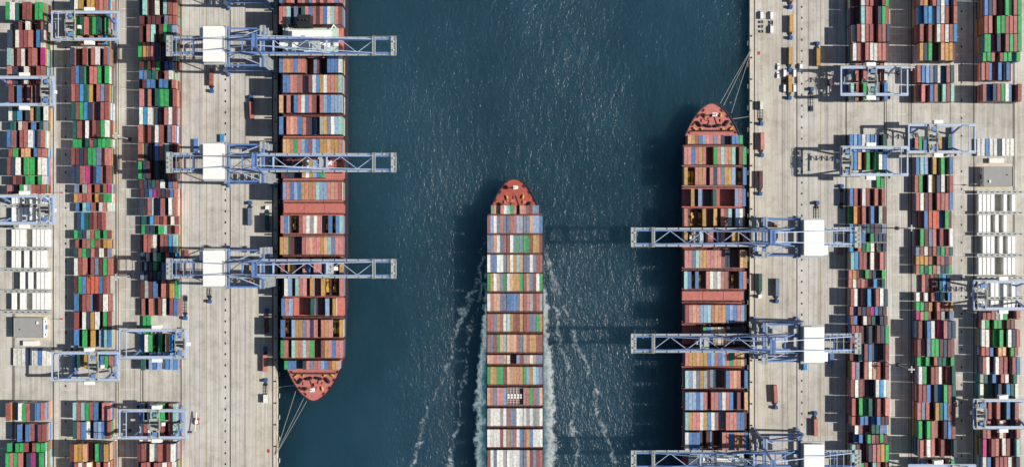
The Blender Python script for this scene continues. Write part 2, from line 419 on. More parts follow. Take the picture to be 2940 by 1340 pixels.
COL3 = [(-55,4,4,'EAnRWnARR'),(78,2,3,'N.NNNnSRR'),(148,4,4,'NnRAnNGEL'),(285,4,4,'GORRDdnNA'),(416,2,3,'NGNRGnBBn'),(482,2,3,'BSEEn.RW.'),(548,2,4,'NNBBnBBnR'),
 (620,4,4,'PeRnEGGnR'),(770,4,3,'WCWddnRWR'),(900,4,4,'RnRTWRnSP'),(1034,4,4,'RdddBRAnn'),(1166,4,4,'GDNnDeNRR'),(1298,2,3,'NDDENWnBR'),(1364,2,3,'NDBMNDNBR'),
 (1431,4,4,'DWRdCRdWR'),(1564,2,2,'E.CRnRRWR'),(1630,2,2,'GDDnGAnOR'),(1698,4,4,'nRRWdRRCA'),(1830,2,3,'DWnWGEVDC'),(1896,2,3,'DDDGnBCCC'),(1963,2,3,'SDNDESNDB'),
 (2032,4,3,'NKNBnRROG'),(2166,4,3,'RdReRWdRB'),(2305,4,1,'GG.......'),(2482,4,3,'BWGdGdTCB'),(2640,4,3,'EnLBLWBLB'),
 (3030,4,4,'BnSEGGnRA'),(3180,4,4,'WRWnBRnRA'),(3340,4,5,'NRRWWRRRW'),(3482,4,5,'DRRnRRWRW'),(3620,4,5,'RGDnRRAnn'),(3755,4,5,'GRDnRRWnn')]
LEN = {4: 12.19, 2: 6.06}
YARD_BAYS = {}
def yard_y(gy, h):       # ground position of a stack top read off the photograph
    py = gy*Q; return 787 + (py-787)*(1-h/450.0)
def yard(side):
    rr = random.Random(3)
    for ci, (bays, x0) in enumerate(((COL1, 41.6), (COL2, 223.4), (COL3, 412.4))):
        last = -1e9
        for gy, k, T, s in bays:
            if gy < 1350 or gy > 3300: T += 1
            L = LEN[k]; y0 = max(yard_y(gy, T*TIER)*S, last+0.45); last = y0+L      # metres downwards
            yc = 670*S - (y0+L/2)
            if side == 'right' and yc > 160: continue
            if side == 'left' and yc < -185: continue
            for i, ch in enumerate(s):
                x = X_(x0 + (i+.5)*11.85)
                if ch == '.': continue
                low = ch.islower(); t_ = max(1, T-(2 if low else (1 if rr.random() < .18 else 0)))
                X, Y = tr(x+rr.uniform(-.1, .1), yc+rr.uniform(-.22, .22), side)
                fill_below(X, Y, .03, t_, L, 2.44, ch.upper())
for side in ('left', 'right'): yard(side)

# ------------------------------------------------------------------ ships
def ship_shape(half, total, deck, blk):
    """half: list of (distance from stem, half width) of the deck edge; bow at y = 0 pointing to +y"""
    return half
def outline(half, total, stern_w, k=1.0, shift=0.0):
    B = half[-1][1]
    r = [(w*(k if d < 30 else 1-(1-k)*max(0, (70-d)/40)), -d-shift*max(0, 1-d/60)) for d, w in half]
    r += [(B, -half[-1][0]-30), (B, -total+26), (B*.96, -total+8), (stern_w, -total)]
    l = [(-x, y) for x, y in reversed(r) if x > 1e-6]
    return r + l          # runs clockwise from the stem
def ring(mb, a, za, b, zb, mi=0, inward=False):
    n = len(a); vs = [(x, y, za) for x, y in a]+[(x, y, zb) for x, y in b]
    fs = []
    for i in range(n):
        j = (i+1) % n; q = (i, i+n, j+n, j); fs.append(q if not inward else q[::-1])
    mb.add(vs, fs, mi)
def inset(half, d): return [(a+d*1.5, max(w-d, 0.0 if w < 1e-6 else .05)) for a, w in half]
FC = 7.0     # forecastle deck
def build_ship(kind, label, half, total, loc, rz, deck, bays, xs):
    sh = thing('container_ship', label, 'ship', loc, rz)
    B = half[-1][1]; st = B*.8
    o_top = outline(half, total, st); o_wl = outline(half, total, st*.8, .62, 9.0); o_bt = outline(half, total, st*.6, .5, 12.0)
    o_in = outline(inset(half, .45), total-1, st-.5)
    def hull(mb):
        ring(mb, o_bt, WATER_Z-3, o_wl, WATER_Z+1.0, 1); ring(mb, o_wl, WATER_Z+1.0, o_top, FC+.9, 0)
        ring(mb, o_top, FC+.9, o_in, FC+.9, 0); ring(mb, o_in, FC+.9, o_in, FC-.05, 2)
    part('hull', kind+'hull', hull, ['hull', 'boot', deck], sh)
    part('deck', kind+'deck', lambda mb: mb.add([(x, y, FC) for x, y in o_in], [tuple(reversed(range(len(o_in))))]), deck, sh)
    return sh
HALF_M = [(0,0),(.5,2.6),(1.4,4.6),(4.3,8.6),(8.05,11.8),(15.6,16.4),(22.3,19.4),(30.8,21.7),(36,22.1)]
HALF_C = [(0,0),(.25,2.4),(.7,4.0),(2.4,6.6),(6.2,9.9),(10.9,12.6),(15.6,15.0),(20.4,17.1),(25.1,18.7),(31.7,19.7),(38,20.0)]
HZ = 8.3      # container seats on the hatch covers

def hatch(parent, key, wid, L, y, panels=3, dark=False):
    w = wid/panels
    for i in range(panels):
        def b(mb):
            mb.box(-w/2+.1, w/2-.1, -L/2, L/2, FC, HZ-.12)
            mb.box(-w/2+.3, w/2-.3, -L/2+.2, L/2-.2, HZ-.12, HZ-.06)
            for sx in (-.3, .0, .3): mb.box(w*sx-.12, w*sx+.12, -L/2+.4, L/2-.4, HZ-.06, HZ-.03)
            for sy in (-.35, .35): mb.box(-w/2+.5, w/2-.5, L*sy-.1, L*sy+.1, HZ-.06, HZ-.035)
        part('hatch_cover', 'hatch%s%.1f%.1f' % (key, w, L), b, 'hatch', parent, (-wid/2+w*(i+.5), y, 0))
def lashing(parent, key, wid, y, top):
    def b(mb):
        a = wid/2; n = 9
        for i in range(n+1):
            x = -a+wid*i/n; mb.box(x-.18, x+.18, -.45, .45, FC, top)
        for z in ((FC+2.6, FC+5.2, top) if top > FC+5.3 else (FC+2.4, top)):
            mb.box(-a, a, -.55, .55, z-.12, z)
        mb.rail([(-a, .5, top), (a, .5, top)], 1.1, .08, 0, 3.5); mb.rail([(-a, -.5, top), (a, -.5, top)], 1.1, .08, 0, 3.5)
        for i in range(n):
            x = -a+wid*i/n; mb.beam((x, 0, FC+.2), (x+wid/n, 0, FC+2.6), .14)
    part('lashing_bridge', 'lash%s%.1f' % (key, top), b, 'rust', parent, (0, y, 0))

def windlass(mb):
    mb.box(-1.6, 1.6, -.9, .9, 0, .35)
    mb.cyl((-2.3, 0, 1.1), (2.3, 0, 1.1), .28, 10)
    for x in (-1.5, -.3, .9): mb.cyl((x, 0, 1.1), (x+.8, 0, 1.1), .85, 12)
    for x in (-1.65, -.45, .7, 1.75): mb.cyl((x, 0, 1.1), (x+.12, 0, 1.1), 1.1, 12)
    mb.box(1.9, 2.7, -.6, .6, 0, 1.5)
def forecastle(sh, kind, half, y0, deckw):
    """windlasses, winches, bitts, chain, hatch, foremast, bulwark frames on the bow deck"""
    for sx in (-1, 1):
        w = part('windlass', 'windlass', windlass, ['dark'], sh, (sx*3.4, y0+5.2, FC), .25*sx)
        part('chain', 'chain%d' % sx, lambda mb: mb.beam((0, .8, .35), (-sx*.6, 8.6, .35), .5, .35), 'rust', w)
        part('mooring_winch', 'windlass', windlass, ['dark'], sh, (sx*9.6, y0+6.8, FC), .9*sx)
        part('mooring_winch', 'winch2', lambda mb: (mb.box(-1.2, 1.2, -.7, .7, 0, .3), mb.cyl((-1.1,0,.9),(1.1,0,.9),.7,10), mb.box(1.1,1.7,-.5,.5,0,1.2)), 'yellow', sh, (sx*12.8, y0+3.2, FC), .6*sx)
        part('mooring_winch', 'winch2', None, None, sh, (sx*5.6, y0+12.5, FC), 1.3*sx)
        part('vent', 'vent', lambda mb: (mb.cyl((0,0,0),(0,0,1.2),.4,10), mb.cyl((0,0,1.2),(0,0,1.5),.7,10)), 'yellow', sh, (sx*7.4, y0+3.0, FC))
        part('access_hatch', 'ahatch', lambda mb: (mb.box(-1,1,-1,1,0,.7), mb.box(-1.15,1.15,-1.15,1.15,.7,.85)), 'hatch', sh, (sx*6.6, y0+9.0, FC))
        for d, wdt in ((8.5, 10.6), (14, 14.0), (19.5, 16.6), (4.2, 6.6)):
            b = part('mooring_bitt', 'bitt', lambda mb: (mb.box(-.5,.5,-1.1,1.1,0,.2), mb.cyl((0,-.6,.2),(0,-.6,1.1),.32,10), mb.cyl((0,.6,.2),(0,.6,1.1),.32,10)), 'dark', sh, (sx*wdt*.97, -d-1.2, FC), .5*sx)
    for d in [d/10 for d in range(20, 300, 17)]:
        for (d0, w0), (d1, w1) in zip(half, half[1:]):
            if d0 <= d < d1: w = w0+(w1-w0)*(d-d0)/(d1-d0)
        for sx in (-1, 1): part('bulwark_stay', 'stay', lambda mb: mb.cbox((0, 0, .5), (.95, .2, .9)), 'rust', sh, (sx*(w-1.15), -d-.9, FC))
    part('breakwater', kind+'brk', lambda mb: (mb.box(-deckw*.84, deckw*.84, -.15, .15, FC, FC+2.3), [mb.add([(x-.1,.15,FC),(x+.1,.15,FC),(x+.1,1.5,FC),(x-.1,1.5,FC),(x-.1,.15,FC+2.1),(x+.1,.15,FC+2.1)],[(0,1,2,3),(4,5,2,3),(0,4,3),(1,2,5)]) for x in [i*1.6 for i in range(-9,10)] if abs(x) < deckw*.83]), 'rust', sh, (0, y0+1.2, 0))
    m = part('foremast', kind+'mast', lambda mb: (mb.cyl((0,0,FC),(0,0,FC+13),.45,10,.25), mb.box(-1.6,1.6,-1.2,1.2,FC+6,FC+6.2), mb.beam((-2.2,0,FC+10),(2.2,0,FC+10),.3), mb.box(-.9,.9,-.9,.9,FC,FC+1.6), mb.rail([(-1.6,-1.2,FC+6.2),(1.6,-1.2,FC+6.2),(1.6,1.2,FC+6.2),(-1.6,1.2,FC+6.2),(-1.6,-1.2,FC+6.2)],1.0,.1)), 'white', sh, (.5, -9.0 if kind == 'm' else -6.5, 0))
    part('mast_light', kind+'mlight', lambda mb: mb.box(-.4,.4,-.4,.4,FC+13,FC+13.6), 'white', m)
    part('deck_house', kind+'dh', lambda mb: (mb.box(-1.6,1.6,-1.1,1.1,FC,FC+1.8), mb.box(-4.2,-1.8,-.8,.8,FC,FC+1.3)), 'hatch', sh, (-1.6, y0+9.8, 0))

def superstructure(sh, y, wid):
    def body(mb):
        mb.box(-wid*.40, wid*.40, -7, 7, FC, FC+16); mb.box(-wid*.36, wid*.36, -6, 6, FC+16, FC+22)
    a = part('accommodation', 'accom', body, 'white', sh, (0, y, 0))
    part('deck_plating', 'accdeck', lambda mb: (mb.box(-wid*.48, wid*.48, -8.5, 8.5, FC+15.6, FC+15.9), mb.box(-wid*.42, wid*.42, -7, 7, FC+19, FC+19.25)), 'deck_green', a)
    b = part('bridge', 'bridge', lambda mb: (mb.box(-wid*.26, wid*.26, -4.5, 5.5, FC+22, FC+25.2), mb.box(-wid*.5, wid*.5, 1.5, 5.0, FC+21.7, FC+22.6), mb.box(-wid*.28, wid*.28, -5.2, 6.2, FC+25.2, FC+25.5), mb.box(-wid*.5, -wid*.5+3, 1.2, 5.3, FC+22.6, FC+24.6), mb.box(wid*.5-3, wid*.5, 1.2, 5.3, FC+22.6, FC+24.6)), 'white', sh, (0, y, 0))
    part('window_band', 'brwin', lambda mb: mb.box(-wid*.255, wid*.255, 5.5, 5.56, FC+23.4, FC+24.6), 'glass', b)
    part('radar_mast', 'radar', lambda mb: (mb.cyl((0,0,FC+25.5),(0,0,FC+34),.5,8,.25), mb.beam((-3,0,FC+30),(3,0,FC+30),.35), mb.beam((-2,.8,FC+32),(2,.8,FC+32),.5,.3), mb.box(-2,2,-1.5,1.5,FC+28,FC+28.2)), 'white', b)
    f = part('funnel', 'funnel', lambda mb: (mb.box(-4.5, 4.5, -4.2, 3.2, FC+12, FC+27), mb.box(-4.8, 4.8, -4.5, 3.5, FC+12, FC+20)), 'funnel', sh, (3, y-11.5, 0))
    for x in (-2.2, 0, 2.2): part('exhaust_pipe', 'exh', lambda mb: mb.cyl((0,0,FC+27),(0,0,FC+29.4),.7,10), 'dark', f, (x, -.6, 0))
    for sx in (-1, 1):
        part('life_boat', 'lifeboat', lambda mb: (mb.cyl((0,-3.4,FC+12.5),(0,3.4,FC+12.5),1.4,10), mb.cyl((0,3.4,FC+12.5),(0,4.8,FC+12.7),1.4,10,.3), mb.cyl((0,-4.6,FC+12.6),(0,-3.4,FC+12.5),.4,10,1.4)), 'red', sh, (sx*wid*.44, y-1, 0))
        part('provision_crane', 'pcrane', lambda mb: (mb.cyl((0,0,FC),(0,0,FC+18),.6,10), mb.beam((0,0,FC+18),(0,11,FC+20),.6)), 'white', sh, (sx*wid*.40, y-10, 0), sx*.5)
    for k in range(10):
        part('deck_beam', 'dbeam', lambda mb: mb.box(-.12,.12,-4,4,FC+15.9,FC+16.4), 'galv', a, (wid*.02+k*1.6, -8.0, 0))

# moored ship bays, from the top of the photograph down: top pixel row, length, tiers, letters
BAY_M = [(-105,4,5,'NRBWRRSBOLRnnRBWR'),(-42,4,5,'BNVRdRRNBRNRNRRBR'),(19,4,5,'RRAdSdERBRNRBWARR'),
 (158,4,5,'BRORBRR__sn_dBBBW'),(215.4,4,5,'nBBRHRssRWBOWRPOA'),(273,4,5,'TdRsBHWBRRnRLBLLL'),(335,4,5,'BdRTHBrndsnKOSWLA'),
 (399.4,4,5,'dTORGRLBRLBOOTOOR'),(459.6,4,4,'nddddnTWOLBG_____'),(523,4,5,'dLRBLBOHORALLHTPR'),(586,2,5,'_________________'),
 (619,4,3,'RBnYnRPWKWRnYBYBA'),(680,4,4,'OTnnddRPTPPOTASPP'),(740,4,3,'RdOOddRBdRHddRRdO'),(799,4,3,'nWLnARPnOnnOYnYnR'),
 (856,4,2,'BRL____rEdndLnO__'),(917.6,4,3,'BYdLOOSPDRnROPYYO'),(976,4,3,'GRnAOPARGnnROPBPP'),(1035,2,3,'GBBddDRSHPLBRTT')]
BAY_M = [(a, b, c, d[:-2]+'OT' if a == 1035 else d) for a, b, c, d in BAY_M]
PITCH_M = 2.55
HM = 19.0
XM = W(895.0, 0, HM)[0]
BOW_M = W(893, 1152, FC)
YEL = []
def machine(side, x, y, z, label):
    o = thing('wheel_loader', label, 'loader', (x, y, z), rot(side), 'yellow loaders lashed on the moored ships')
    part('flat_rack', 'frack', lambda mb: (mb.box(-1.2,1.2,-6,6,0,.5), mb.box(-1.2,1.2,-6,-5.7,.5,2.3), mb.box(-1.2,1.2,5.7,6,.5,2.3)), 'rust', o)
    part('body', 'ldbody', lambda mb: (mb.box(-.95,.95,-3.6,-.6,1.0,2.6), mb.box(-.7,.7,-.6,1.8,1.0,1.9)), 'yellow', o)
    c = part('cab', 'ldcab', lambda mb: mb.box(-.75,.75,-1.4,.3,2.6,4.0), 'glass', o)
    part('cab_roof', 'ldroof', lambda mb: mb.box(-.85,.85,-1.5,.4,4.0,4.12), 'yellow', c)
    part('lift_arm', 'ldarm', lambda mb: (mb.beam((-.5,.4,2.2),(-.5,4.2,1.6),.3), mb.beam((.5,.4,2.2),(.5,4.2,1.6),.3)), 'yellow', o)
    part('bucket', 'ldbucket', lambda mb: mb.box(-1.15,1.15,4.1,5.4,.7,2.0), 'yellow', o)
    for sx in (-1, 1):
        for yy in (-2.6, 1.5): part('wheel', 'ldwheel', lambda mb: mb.cyl((-.25,0,1.2),(.25,0,1.2),.75,14), 'rubber', o, (sx*.95, yy, 0))
def ship_bays(side):
    sh = SHIPS[side]; word = side
    xc, _ = tr(XM, 0, side)
    rows = [b for b in BAY_M]
    inds = {1035: 'first', 976: 'second', 917.6: 'third', 680: 'seventh'}
    for bi, (py, k, T, s) in enumerate(rows):
        T += 1
        s = ''.join(('H' if (i*7+bi*3) % 10 < 7 else c) if c == 'R' else c for i, c in enumerate(s))
        L = LEN[k]; top = HZ+T*TIER
        yt = W(0, py, top)[1]; yc = yt-L/2; n = len(s)
        ly = -abs(yc-BOW_M[1])
        wid = PITCH_M*n
        hatch(sh, 'm', wid, L+.2, ly, 3)
        if bi: lashing(sh, 'm', PITCH_M*17*.985, ly-L/2-1.35, FC+5.8)
        yel = 0
        for i, ch in enumerate(s):
            if ch == '_': continue
            x = XM+(i-(n-1)/2)*PITCH_M
            X, Y = tr(x, yc, side)
            if ch == 'Y':
                yel += 1
                bay_w = {619: 'sixth', 799: 'fifth', 917.6: 'third'}.get(py, '')
                fill_below(X, Y, HZ, 1, L, 2.44, 'N')
                machine(side, X, Y, HZ+TIER, '%s yellow wheel loader from the quay on the %s ship, %s row behind bow' % (
                    ORD[yel-1] if side == 'left' else ORD[s.count('Y')-yel], word, {619: 'eighth', 799: 'fifth', 917.6: 'third'}[py]))
                continue
            low = ch.islower(); t_ = max(1, T-(2 if low else 0))
            ind = side == 'left' and py in inds and not low
            fill_below(X, Y, HZ, t_, L, 2.44, ch.upper(), .10, skip_top=ind)
            if ind:
                single(X, Y, HZ+(t_-1)*TIER, L, 2.44, ch.upper(), '%s container %s place from left, %s row behind bow of left ship' % (CNAME[ch.upper()], ORD[i], inds[py]),
                       .10, group='containers on the ship at the left quay')
SHIPS = {}
for side in ('left', 'right'):
    x, y = tr(XM, BOW_M[1], side)
    SHIPS[side] = build_ship('m', 'moored container ship with pink deck, bow pointing %s, at the %s quay' % ('down' if side == 'left' else 'up', side), HALF_M, 368, (x, y, 0), PI-rot(side), 'deck_pink', None, None)
    forecastle(SHIPS[side], 'm', HALF_M, W(0, 1064, FC)[1]*-1+BOW_M[1] if False else -(W(0, 1064, FC)[1]-BOW_M[1]), 20.5)
    superstructure(SHIPS[side], -(W(0, 118, 20)[1]-BOW_M[1]), 40)
    ship_bays(side)

# sailing ship
CS = {'gap': .28}
BAY_C = [(285,2,'QttHWAGPnTPRRLS'),(362,4,'RLWSRSSRRLKSSTLLB'),(508,4,'SSTWSRRWSGSGGROOR'),(655,4,'WSBWWSOWOATSSWSRR'),(795,4,'GOWTSGWTOOGRTSRWG'),
 (945,4,'WRTTSSBBBSTRPKRRK'),(1097,4,'RRSORWAORRORRSSGO'),(1251,4,'RSRGTATTTRSTROORR'),(1404,2,'TTPPKTWnnLRKTWTSS'),(1492,4,'GOOGGRTTOPOGLOALS'),
 (1648,4,'TRSPPLYYYYYRRGRST'),(1803,4,'KWWWKWRSSWWWKWKKW'),(1960,4,'WWWWRWOSRWBROBWWW'),(2115,4,'RWSWWKWWWWSSTRSRR'),(2270,4,'WRSTWKWGOWSSTWSRR')]
TC = 3; TOPC = HZ+TC*TIER
BOW_C = W(1478.5, 512.6, FC)
XCC = W(1478.5, 0, TOPC)[0]
cs = build_ship('c', 'container ship under way in mid channel with red foredeck and foaming wake', HALF_C, 330, (XCC, BOW_C[1], 0), 0, 'deck_red', None, None)
forecastle(cs, 'c', HALF_C, -29.5+4.0, 17.5)
PC = 2.235; WC = 2.19
for bi, (gy, k, s) in enumerate(BAY_C):
    L = LEN[k]; py0 = 480+gy*Q if gy < 1097 else 890+(gy-1069)*Q
    t0 = TC-1 if bi == 0 else TC
    yt = W(0, py0, HZ+t0*TIER)[1]; yc = yt-L/2; ly = yc-BOW_C[1]; n = len(s)
    hatch(cs, 'c', PC*n+.5, L+.1, ly, 3)
    if bi: lashing(cs, 'c', PC*17, ly+L/2+.95, FC+3.2)
    for i, ch in enumerate(s):
        x = XCC+(i-(n-1)/2)*PC
        if n == 17: x += -CS['gap'] if i < 6 else (CS['gap'] if i > 10 else 0)
        lab = '%s place from left, %s row behind bow of middle ship' % (ORD[i], ORD[bi])
        if ch == 'Y':
            fill_below(x, yc, HZ, t0-1, L, WC, 'R')
            def rackm(mb):
                for xx in (-1.0, 1.0): mb.box(xx-.12, xx+.12, -6.0, 6.0, 0, .35)
                for q in range(9): mb.box(-1.0, 1.0, -6.0+q*1.48, -5.72+q*1.48, .05, .33)
                for yy in (-6, 5.8):
                    for xx in (-1.0, 1.0): mb.box(xx-.1, xx+.1, yy, yy+.2, .35, 2.4)
                    mb.box(-1.0, 1.0, yy, yy+.2, 2.15, 2.35)
            o = thing('flat_rack', 'open lattice flat rack '+lab, 'flat rack', (x, yc, HZ+(t0-1)*TIER), 0, 'flat racks on the ship under way')
            part('frame', 'rackf', rackm, 'galv', o)
            part('crate', 'rackcrate', lambda mb: [mb.box(-.75, .75, -1.6+q*1.7, -.2+q*1.7, .36, 1.5) for q in range(2)], 'white', o)
            continue
        low = ch.islower(); t_ = max(1, t0-(1 if low and bi == 0 else 4 if low else 0))
        fill_below(x, yc, HZ, t_, L, WC, ch.upper(), .12, skip_top=True)
        single(x, yc, HZ+(t_-1)*TIER, L, WC, ch.upper(), CNAME[ch.upper()]+' container '+lab, .2, group='containers on the ship under way')
superstructure_c = superstructure(cs, -300, 36)

# ------------------------------------------------------------------ the joined stacks
def build_stacks():
    n = len(STK)
    A = np.array([(x, y, z, L, w) for x, y, z, L, w, c in STK]); C = np.array([c for *_, c in STK])
    h = 2.59; r = .09; d = .07
    # box with a shallow sunken roof panel: 8 outer + 8 roof vertices
    ux = np.array([-1,1,1,-1, -1,1,1,-1, -1,1,1,-1, -1,1,1,-1])*.5
    uy = np.array([-1,-1,1,1, -1,-1,1,1, -1,-1,1,1, -1,-1,1,1])*.5
    oz = np.array([0,0,0,0, h,h,h,h, h,h,h,h, h-d,h-d,h-d,h-d])
    ins = np.array([0]*8+[1]*8)*r
    sx = np.sign(ux); sy = np.sign(uy)
    V = np.empty((n, 16, 3))
    lx = ux*A[:, None, 4]-sx*ins; ly = uy*A[:, None, 3]-sy*ins*1.4
    yaw = np.random.RandomState(5).normal(0, .004, (n, 1))
    V[:, :, 0] = A[:, None, 0]+lx-ly*yaw
    V[:, :, 1] = A[:, None, 1]+ly+lx*yaw
    V[:, :, 2] = A[:, None, 2]+oz
    F = np.array([(0,1,5,4),(1,2,6,5),(2,3,7,6),(3,0,4,7),(4,5,9,8),(5,6,10,9),(6,7,11,10),(7,4,8,11),(8,9,13,12),(9,10,14,13),(10,11,15,14),(11,8,12,15),(12,13,14,15)])
    FF = (F[None]+np.arange(n)[:, None, None]*16).reshape(-1, 4)
    me = bpy.data.meshes.new('container_stacks')
    me.vertices.add(n*16); me.vertices.foreach_set('co', V.reshape(-1))
    nf = len(FF); me.loops.add(nf*4); me.loops.foreach_set('vertex_index', FF.reshape(-1).astype(np.int32))
    me.polygons.add(nf); me.polygons.foreach_set('loop_start', np.arange(nf, dtype=np.int32)*4)
    me.update(calc_edges=True); me.shade_flat()
    at = me.attributes.new('paint', 'FLOAT_COLOR', 'POINT')
    cc = np.ones((n, 16, 4)); cc[:, :, :3] = C[:, None, :]
    at.data.foreach_set('color', cc.reshape(-1))
    me.materials.append(MT['containers'])
    o = bpy.data.objects.new('container_stacks', me); COL.objects.link(o)
    o['kind'] = 'stuff'
    tag(o, 'mass of stacked multicoloured shipping containers in the yards and on the ships', 'containers')

# ------------------------------------------------------------------ refrigerated containers and racks
def reefer_mesh(mb):
    container_shape(mb, 12.19)
    mb.box(-1.05, 1.05, 6.0, 6.12, .3, 2.3)
def reefers(side):
    rows = [(1392, 2, 'WWWKWWKWW'), (1545, 2, 'WKWWWWKWW'), (1714, 2, 'WWWkkWWWW'), (1874, 2, 'WWkWkWWWkW'[:9]), (2034, 2, 'kkWkWkWWW'), (2189, 2, 'WkWkkWWWW')]
    for ri, (gy, T, s) in enumerate(rows):
        y0 = yard_y(gy, 5.2)*S; yc = 670*S-(y0+6.1); cnt = -1
        for i, ch in enumerate(s):
            x = X_(41.6+(i+.5)*11.85)
            if ch == 'k': continue
            cnt += 1
            X, Y = tr(x, yc, side)
            n = T if ch == 'W' else 1
            if n > 1: add_stack_box(X, Y, .03, 12.19, 2.44, lin((226, 226, 220)))
            o = solid('refrigerated_container', 'reefer', reefer_mesh, 'reefer', (X, Y, .03+(n-1)*TIER), rot(side))
            o.color = (*[v*random.uniform(.94, 1.02) for v in lin((232, 232, 227))], 1)
            tag(o, 'white refrigerated container %s from the %s, %s rack row in the %s yard' % (ORD[cnt], 'left' if side == 'left' else 'right', ORD[ri], side) + (' counted downward' if side == 'left' else ' counted upward'),
                'container', 'refrigerated containers in the %s yard' % side)
        # service rack behind each row
        xr, yr = tr(X_(78), yc-7.6, side)
        rk = thing('reefer_rack', 'grey steel service rack below the %s reefer row, %s yard' % (ORD[ri], side), 'rack', (xr, yr, 0), rot(side), 'reefer service racks')
        part('post', 'rkpost', lambda mb: [mb.box(-14+i*4-.1, -14+i*4+.1, sy*.9-.1, sy*.9+.1, 0, 6.6) for i in range(9) for sy in (-1, 1)], 'galv', rk)
        part('walkway', 'rkwalk', lambda mb: [mb.box(-19, 18.4, -1.0, 1.0, z-.12, z) for z in (2.7, 5.4)], 'galv', rk)
        part('railing', 'rkrail', lambda mb: [mb.rail([(-19, sy, 5.4), (18.4, sy, 5.4)], 1.1, .1, 0, 2.2) for sy in (-1, 1)], 'white', rk)
        part('stair', 'rkstair', lambda mb: [mb.box(-24+i*.5, -23.4+i*.5, -.8, .8, .3+i*.5, .4+i*.5) for i in range(10)], 'galv', rk)
        part('socket_panel', 'rksock', lambda mb: [mb.box(-13+i*4, -12+i*4, -.3, .3, 5.4, 6.3) for i in range(8)], 'dark', rk)
for side in ('left', 'right'): reefers(side)
# the low row of white boxes beside the workshop
def low_row(side):
    yc = Y_(yard_y(2607+64, 2.6))
    for i, ch in enumerate('WWWDWWBWW'):
        X, Y = tr(X_(41.6+(i+.5)*11.85), yc, side); add_stack_box(X, Y, .03, 12.19, 2.44, ccol(ch))
for side in ('left', 'right'): low_row(side)

